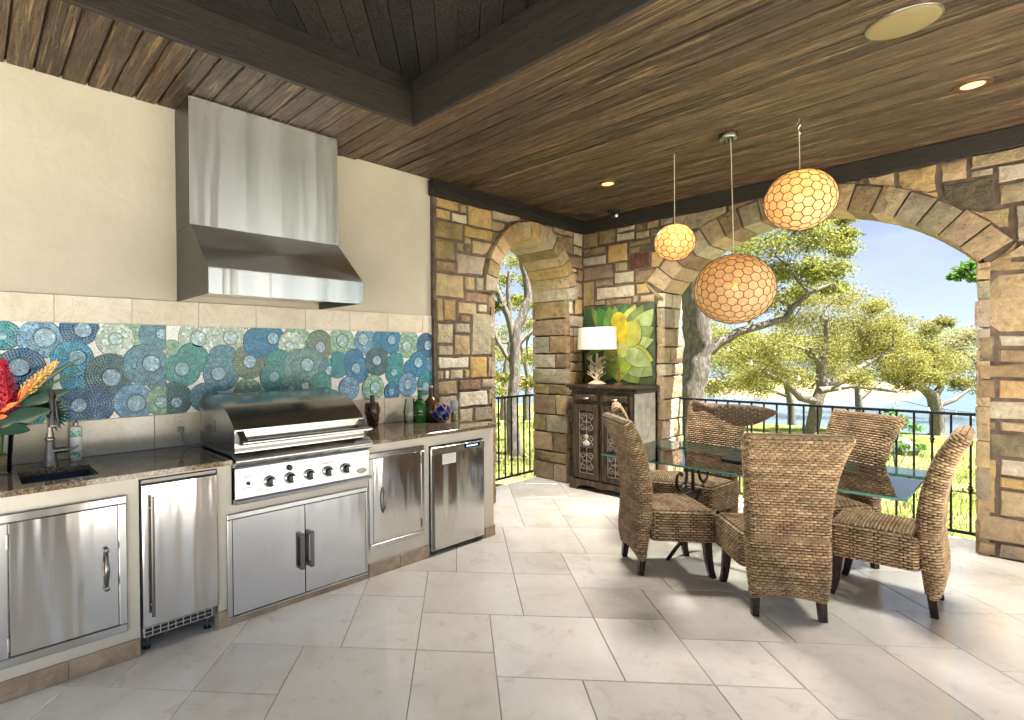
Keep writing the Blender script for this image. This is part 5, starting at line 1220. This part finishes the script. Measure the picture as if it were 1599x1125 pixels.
# ------------------------------------------------------------------ iron railings in the arches
def railing(P0, P1, label, nb, knuckle):
    P0, P1 = Vector(P0), Vector(P1); d = (P1-P0); t = thing('iron_railing', ((P0+P1)/2), label, 'railing'); pv = Vector((-d.y, d.x, 0)).normalized()
    def bar(p, q_, hw, z0, z1, nm):
        b = MB(); n = (q_-p).normalized(); s_ = Vector((-n.y, n.x, 0))*hw
        b.add([p-s_+Vector((0, 0, z0)), p+s_+Vector((0, 0, z0)), q_+s_+Vector((0, 0, z0)), q_-s_+Vector((0, 0, z0)), p-s_+Vector((0, 0, z1)), p+s_+Vector((0, 0, z1)), q_+s_+Vector((0, 0, z1)), q_-s_+Vector((0, 0, z1))],
              [(0, 1, 2, 3), (7, 6, 5, 4), (0, 4, 5, 1), (1, 5, 6, 2), (2, 6, 7, 3), (3, 7, 4, 0)])
        return b.build(nm, IRON, t)
    bar(P0, P1, .02, .985, 1.006, 'top_rail'); bar(P0, P1, .012, .045, .066, 'bottom_rail')
    for i in range(nb):
        p = P0+d*((i+.5)/nb)
        bl = MB().box(p.x-.0068, p.x+.0068, p.y-.0068, p.y+.0068, .066, .985).build('baluster', IRON, t)
        if knuckle(i):
            for z in knuckle(i): MB().lathe([(.007, -.032), (.013, -.028), (.013, -.020), (.009, -.017), (.019, 0), (.009, .017), (.013, .020), (.013, .028), (.007, .032)], (p.x, p.y, z), 8).build('knuckle', IRON, bl)
    return t
railing((6.0, .278, 0), (6.0, 2.57, 0), 'black iron railing with knuckled balusters across the wide arch', 21, lambda i: (.78, .40) if i % 2 == 0 else ())
railing((3.90, 4.03, 0), (5.40, 4.03, 0), 'black iron railing fixed outside the narrow round arch', 13, lambda i: (.70, .26) if i % 2 == 0 else ())

# ------------------------------------------------------------------ trees
def leafmat(name, cols, tr=.45):
    q = NM(name, rough=.55, spec=.3); g = q.n('ShaderNodeNewGeometry')
    c = q.ramp(g.outputs['Random Per Island'], [(i/(len(cols)-1), k) for i, k in enumerate(cols)]); q.col(c)
    tl = q.n('ShaderNodeBsdfTranslucent', {'Color': c}); mx = q.n('ShaderNodeMixShader', {0: tr}); q.l(q.b.outputs[0], mx.inputs[1]); q.l(tl.outputs[0], mx.inputs[2]); q.l(mx.outputs[0], q.o.inputs['Surface'])
    return q.m
LOAK = leafmat('spring_oak_leaves', [(.07, .09, .018), (.18, .21, .04), (.28, .29, .06), (.40, .37, .11)])
LOAK2 = leafmat('yellow_oak_leaves', [(.08, .09, .02), (.22, .22, .045), (.34, .31, .075), (.27, .25, .09)])
LGREY = leafmat('grey_green_leaves', [(.20, .19, .09), (.28, .26, .12), (.36, .32, .17)]); LGRN = leafmat('bright_sapling_leaves', [(.06, .15, .025), (.10, .22, .035), (.14, .26, .06)])
q = NM('oak_bark', rough=.95, spec=.15); v = q.n('ShaderNodeTexCoord').outputs['Object']; mpb = q.n('ShaderNodeMapping', {'Vector': v, 'Scale': (9, 9, 2.2)})
nn_ = q.noise(mpb.outputs[0], 3, 6, .7, .6); q.col(q.ramp(nn_, [(.3, (.08, .068, .058)), (.55, (.23, .205, .18)), (.75, (.40, .365, .32))])); q.bump(nn_, 1, .06); BARK = q.m
def leaves(name, C3, R3, N, size, mat_, parent, rs):
    """clusters of leaves around clump centres: sub-clusters leave gaps"""
    allc = []
    for c, r in zip(C3, R3):
        k = 14; d = rs.normal(size=(k, 3)); d /= np.linalg.norm(d, axis=1)[:, None]; sub = np.array(c)+d*(r*rs.uniform(.25, 1, (k, 1)))*np.array([1, 1, .62])
        pick = rs.integers(0, k, N); allc.append(sub[pick]+rs.normal(size=(N, 3))*r*.30*np.array([1, 1, .7]))
    P = np.concatenate(allc); n = len(P)
    a = rs.normal(size=(n, 3)); a /= np.linalg.norm(a, axis=1)[:, None]; t = rs.normal(size=(n, 3)); b_ = np.cross(a, t); b_ /= np.linalg.norm(b_, axis=1)[:, None]
    s = size*rs.uniform(.6, 1.35, (n, 1)); w_ = s*rs.uniform(.35, .6, (n, 1))
    V = np.stack([P-a*s*.5, P+b_*w_*.5, P+a*s*.5, P-b_*w_*.5], 1).reshape(-1, 3)-np.array(ROOT[parent.name])
    F = np.arange(4*n).reshape(n, 4)
    return link(name, npmesh(name, V, F, mat_), parent)
def tree(name, label, base, limbs, clumps, N, size, mat_, group, seed, twig=.02):
    """limbs: lists of (point, radius); clumps: (centre, radius)"""
    rs = np.random.default_rng(seed); rd = random.Random(seed)
    t = thing(name, base, label, 'tree', group); b = MB(); nodes = []
    for L_ in limbs:
        pts = [Vector(p) for p, r in L_]; rr = [r for p, r in L_]; P2, R2 = [], []
        for i in range(len(pts)-1):
            for k in range(3):
                f = k/3; P2.append(pts[i].lerp(pts[i+1], f)+Vector((rd.uniform(-1, 1), rd.uniform(-1, 1), rd.uniform(-1, 1)))*rr[i]*.10); R2.append(rr[i]+(rr[i+1]-rr[i])*f)
        P2.append(pts[-1]); R2.append(rr[-1]); b.tube(P2, R2, 14); nodes += list(zip(P2, R2))
    for c, r in clumps:
        c = Vector(c); p, pr = min(nodes, key=lambda n_: (n_[0]-c).length+(.6*r if n_[1] > 3*twig else 0))
        mid = p.lerp(c, .5)+Vector((rd.uniform(-1, 1), rd.uniform(-1, 1), rd.uniform(-.6, .6)))*r*.35; r0 = min(pr*.7, twig*1.6)
        pts = [p, p.lerp(mid, .5)+Vector((rd.uniform(-1, 1), rd.uniform(-1, 1), 0))*r*.1, mid, mid.lerp(c, .5)+Vector((0, 0, rd.uniform(-1, 1)))*r*.12, c]
        b.tube(pts, [r0, r0*.8, r0*.62, r0*.45, r0*.3], 6); nodes += [(mid, r0*.6), (c, r0*.35)]
        for k in range(5):
            a = rd.uniform(0, 6.3); e = c+Vector((cos(a), sin(a), rd.uniform(-.4, .7)))*r*rd.uniform(.6, 1.0); s_ = mid.lerp(c, rd.uniform(.2, 1))
            b.tube([s_, s_.lerp(e, .5)+Vector((0, 0, rd.uniform(-.1, .2)))*r*.5, e], [r0*.4, r0*.28, r0*.12], 4, cap=False)
    o = b.build('trunk', BARK, t, True)
    cr_ = leaves('crown', [c for c, r in clumps], [r for c, r in clumps], N, size, mat_, t, rs); return t
def A(x, y, D): return at(x, y, D=D)
def cl_(L_, D, dj=0, seed=1):
    rd = random.Random(seed); out = []
    for x, y, r in L_:
        d = D+rd.uniform(-dj, dj); out.append((A(x, y, d), r*d/FL))
    return out
def lim(L_, D): return [(A(x, y, D+(e[0] if e else 0)), r) for x, y, r, *e in L_]
def gbase(x, y, D):
    p = A(x, y, D); return Vector((p.x, p.y, gz(p.x, p.y)))
TG = 'oaks along the lake shore'
# great trunk just outside the wide arch
g0 = gbase(1076, 760, 8.2)
tree('oak_tree', 'massive grey oak trunk just outside the wide arch', g0,
     [[(g0+Vector((0, 0, -.2)), .30), (g0+Vector((0, 0, .35)), .235)]+lim([(1074, 660, .20), (1078, 620, .19), (1086, 575, .19), (1092, 540, .20), (1088, 500, .20), (1080, 460, .20), (1080, 400, .2), (1105, 330, .19), (1120, 250, .17)], 8.2),
      lim([(1092, 560, .09), (1122, 536, .075), (1153, 519, .065), (1190, 508, .06), (1225, 499, .05), (1238, 480, .045), (1263, 458, .035), (1300, 443, .02)], 8.4),
      lim([(1105, 330, .14), (1170, 310, .1, .6), (1240, 330, .07, 1.2), (1300, 365, .03, 1.6)], 8.2)],
     cl_([(1195, 385, 40), (1240, 372, 40), (1285, 368, 30), (1310, 388, 20), (1225, 425, 30), (1262, 420, 30), (1295, 425, 24), (1180, 425, 34), (1150, 470, 36), (1200, 465, 30), (1245, 455, 24), (1300, 450, 18), (1160, 390, 34), (1120, 430, 30), (1320, 365, 16), (1270, 345, 30), (1320, 340, 20)], 9, .9, 3)
     + cl_([(1120, 300, 60), (1180, 260, 60), (1240, 280, 60), (1060, 260, 70), (1000, 300, 70), (1090, 180, 80)], 9, 1, 4), 1500, .05, LOAK, TG, 21, .03)
g0 = gbase(1266, 700, 24)
tree('oak_tree', 'spreading yellow-green oak in the middle of the lake view', g0,
     [[(g0+Vector((0, 0, -.3)), .42)]+lim([(1268, 680, .28), (1275, 632, .25), (1284, 605, .22), (1282, 565, .17), (1292, 540, .12), (1290, 500, .1)], 24), lim([(1284, 605, .2), (1319, 590, .16), (1363, 562, .1), (1395, 545, .06)], 24), lim([(1276, 628, .18), (1250, 622, .15), (1225, 596, .11), (1190, 580, .06)], 24), lim([(1280, 610, .16), (1330, 603, .1), (1400, 612, .06), (1430, 600, .04)], 23.5), lim([(1282, 570, .16), (1255, 545, .1), (1220, 535, .06)], 24)],
     cl_([(1290, 470, 34), (1325, 466, 32), (1362, 480, 22), (1310, 505, 38), (1262, 505, 34), (1350, 515, 34), (1220, 540, 42), (1278, 545, 36), (1335, 555, 38), (1390, 545, 34), (1192, 575, 34), (1240, 588, 28), (1395, 580, 28), (1155, 560, 36), (1382, 512, 22), (1300, 580, 26), (1345, 590, 22), (1255, 470, 26), (1230, 505, 28), (1365, 535, 30), (1310, 535, 36), (1190, 545, 34), (1215, 585, 28), (1415, 560, 28), (1165, 590, 30)], 24, 2, 5), 2300, .085, LOAK2, TG, 22, .05)
g0 = gbase(1462, 705, 25)
tree('oak_tree', 'smaller yellow oak rising from the grass close to the water', g0,
     [[(g0+Vector((0, 0, -.3)), .42)]+lim([(1464, 680, .30), (1463, 645, .28), (1457, 621, .24), (1440, 605, .18), (1425, 590, .14), (1405, 565, .08)], 25), lim([(1458, 622, .18), (1469, 605, .14), (1462, 575, .1), (1455, 545, .05)], 25), lim([(1462, 635, .12), (1490, 625, .09), (1515, 608, .05)], 25)],
     cl_([(1400, 535, 30), (1440, 538, 32), (1470, 560, 30), (1430, 572, 30), (1462, 590, 22), (1450, 512, 20), (1420, 600, 20), (1395, 560, 26), (1478, 503, 12), (1500, 600, 14), (1420, 550, 28), (1455, 570, 28), (1490, 575, 22), (1410, 585, 22), (1440, 590, 20)], 25, 2, 6), 2200, .085, LOAK2, TG, 23, .05)
g0 = gbase(1236, 690, 31)
tree('oak_tree', 'slim pale-trunked tree standing between the great trunk and the spreading oak', g0,
     [[(g0+Vector((0, 0, -.3)), .3)]+lim([(1237, 680, .22), (1236, 640, .2), (1228, 600, .16), (1210, 560, .1)], 31), lim([(1232, 620, .12), (1180, 600, .08), (1130, 590, .05)], 31)],
     cl_([(1110, 560, 32), (1140, 595, 32), (1118, 610, 26), (1170, 560, 30), (1105, 520, 28), (1185, 605, 26), (1205, 560, 28), (1135, 530, 28), (1170, 525, 26)], 31, 2, 7), 1900, .115, LOAK, TG, 24, .06)
g0 = gbase(1560, 690, 33)
tree('oak_tree', 'dull grey-green tree half hidden by the stone pier', g0,
     [[(g0+Vector((0, 0, -.3)), .35)]+lim([(1560, 660, .25), (1545, 610, .2), (1525, 570, .12)], 33)],
     cl_([(1490, 540, 26), (1508, 570, 30), (1515, 528, 22), (1525, 600, 26), (1550, 550, 40), (1575, 520, 40), (1600, 580, 40)], 33, 2, 8), 1000, .14, LGREY, TG, 25, .06)
g0 = Vector((10.5, -1.6, gz(10.5, -1.6)))
tree('oak_tree', 'oak beyond the pier whose leafy twig dips into the arch', g0,
     [[(g0+Vector((0, 0, -.2)), .22), (g0+Vector((-.1, .1, 1.6)), .17), (g0+Vector((-.2, .5, 3.0)), .13), (g0+Vector((-.1, 1.3, 3.6)), .07), (A(1535, 400, 7.4), .03), (A(1508, 424, 7.4), .012)], [(g0+Vector((-.1, .1, 2)), .12), (g0+Vector((.4, -.9, 3.8)), .06)]],
     cl_([(1500, 428, 11), (1514, 416, 13), (1520, 432, 12), (1490, 432, 7), (1545, 405, 22), (1560, 430, 24)], 7.4, .3, 9)+[(g0+Vector((.2, -.5, 3.9)), .8), (g0+Vector((-.6, -.9, 3.6)), .7), (g0+Vector((.5, -1.3, 3.4)), .7)], 150, .075, LGRN, TG, 26, .015)
# beyond the narrow arch
g0 = gbase(803, 690, 9.6)
tree('oak_tree', 'forked grey oak framed by the narrow round arch', g0,
     [[(g0+Vector((0, 0, -.2)), .17), (g0+Vector((0, 0, .3)), .125)]+lim([(800, 640, .105), (802, 610, .10), (804, 583, .10), (804, 545, .10), (806, 515, .09), (817, 490, .08), (825, 465, .07), (820, 430, .06), (812, 400, .05)], 9.6), lim([(804, 545, .075), (796, 500, .065), (783, 470, .06), (770, 440, .05)], 9.6), lim([(803, 570, .05), (790, 555, .045), (775, 528, .04), (765, 500, .03)], 9.6), lim([(805, 545, .05), (815, 532, .042), (833, 516, .035), (850, 505, .03)], 9.6), lim([(798, 505, .045), (793, 460, .04), (795, 425, .03)], 9.6)],
     cl_([(790, 436, 18), (802, 410, 22), (826, 436, 16), (776, 478, 14), (824, 560, 16), (788, 590, 12), (776, 610, 14), (829, 596, 14), (810, 470, 12), (840, 480, 20), (765, 450, 20), (815, 380, 26), (780, 390, 26)], 10.4, 1.2, 10), 600, .05, LOAK, TG, 27, .02)
g0 = gbase(787, 700, 16)
tree('oak_tree', 'pale trunked tree behind the forked oak in the narrow arch', g0,
     [[(g0+Vector((0, 0, -.2)), .2)]+lim([(787, 660, .14), (788, 620, .13), (792, 570, .1), (800, 520, .06)], 16), [(gbase(826, 700, 17)+Vector((0, 0, -.2)), .16)]+lim([(823, 640, .12), (826, 590, .1), (812, 530, .06)], 17)],
     cl_([(800, 560, 26), (780, 590, 22), (826, 560, 22), (815, 600, 18), (790, 520, 24), (825, 510, 24), (770, 540, 26), (845, 560, 30), (805, 470, 24)], 18, 2, 11), 800, .08, LOAK2, TG, 28, .03)
g0 = gbase(1345, 668, 36)
tree('oak_tree', 'distant rounded tree filling the gap behind the spreading oak', g0,
     [[(g0+Vector((0, 0, -.3)), .35)]+lim([(1343, 650, .25), (1340, 620, .2), (1335, 570, .12)], 36), lim([(1341, 625, .15), (1380, 590, .1), (1420, 560, .06)], 36)],
     cl_([(1300, 520, 34), (1340, 500, 34), (1380, 520, 34), (1420, 540, 32), (1330, 550, 34), (1370, 560, 34), (1410, 575, 28), (1300, 565, 30), (1340, 585, 26), (1450, 560, 26), (1260, 560, 30), (1230, 540, 34), (1200, 560, 34), (1160, 545, 34), (1130, 570, 34), (1110, 530, 34), (1180, 590, 30), (1270, 590, 28), (1480, 545, 24), (1395, 500, 26)], 36, 3, 13), 1700, .14, LOAK2, TG, 30, .06)
sg = thing('string_lights', A(1300, 600, 11), 'string of small clear bulbs looped between the oaks', 'string lights')
BL = [(1137, 545), (1173, 566), (1247, 590), (1311, 608), (1344, 613), (1400, 628), (1450, 640), (1492, 646), (1517, 649)]
MB().tube([A(x, y-4, 11) for x, y in [(1090, 520)]+BL+[(1560, 652)]], .006, 5).build('wire', BLACK, sg)
for x, y in BL:
    p = A(x, y, 11); MB().lathe([(.012, .05), (.012, .02), (.03, -.02), (.028, -.045), (.012, -.06), (0, -.062)], p, 10).build('bulb', simple('frosted_bulb', (.8, .8, .78), .2) if 'frosted_bulb' not in MT else MT['frosted_bulb'], sg, True)
# sapling and boulder by the railing
g0 = gbase(1400, 790, 7.0)
tree('sapling', 'bright green leafy sapling just outside the railing', g0,
     [[(g0, .012), (A(1398, 730, 7), .010), (A(1394, 690, 7), .008), (A(1392, 650, 7), .004)], [(A(1397, 740, 7), .006), (A(1420, 700, 7), .004), (A(1432, 672, 7.1), .003)], [(A(1396, 715, 7), .006), (A(1375, 690, 6.9), .003)]],
     cl_([(1392, 645, 16), (1378, 660, 14), (1410, 662, 14), (1395, 685, 16), (1430, 670, 10), (1370, 690, 12), (1412, 700, 13), (1380, 715, 12), (1402, 735, 12), (1440, 700, 9)], 7, .25, 12), 46, .075, LGRN, None, 29, .003)
rk = thing('boulder', gbase(1385, 735, 11), 'grey boulder on the lawn behind the railing', 'boulder'); bp = gbase(1385, 735, 11)
b = MB().lathe([(.0, -.1), (.42, -.05), (.46, .1), (.36, .26), (.16, .34), (0, .36)], (0, 0, 0), 14); rb = random.Random(4)
b.v = [(x*(1.2+rb.uniform(-.12, .12))+bp.x, y*(1+rb.uniform(-.12, .12))+bp.y, z*(1+rb.uniform(-.1, .1))+bp.z) for x, y, z in b.v]
b.build('rock', simple('grey_rock', (.10, .095, .09), .9, nscale=6, bump=.6, bscale=20), rk, True)
# grass blades close to the porch
n = 26000; gx = 6.15+rng.random(n)**1.6*9; gy = rng.uniform(-.8, 9.5, n)
keep = ~((gx < 6.3) & (gy < 4.2)); gx, gy = gx[keep], gy[keep]; n = len(gx); gzz = np.array([gz(x, y) if x > 6 else -.32 for x, y in zip(gx, gy)])
hgt = rng.uniform(.03, .10, n)*(1+.6*(np.sin(gx*1.7+gy*1.1) > .3)); an_ = rng.uniform(0, 2*pi, n); wd = rng.uniform(.004, .009, n); ln_ = rng.normal(size=(n, 2))*.03
P0 = np.stack([gx, gy, gzz-.01], 1); dx_ = np.stack([np.cos(an_)*wd, np.sin(an_)*wd, 0*wd], 1); tp = P0+np.stack([ln_[:, 0], ln_[:, 1], hgt], 1)
setp(link('grass', npmesh('grass', np.stack([P0-dx_, P0+dx_, tp], 1).reshape(-1, 3), np.arange(3*n).reshape(n, 3), leafmat('grass_blades', [(.07, .12, .02), (.13, .19, .03), (.20, .20, .06), (.26, .24, .1)], .3))), 'short sunlit grass outside the railings', 'grass', kind='stuff')
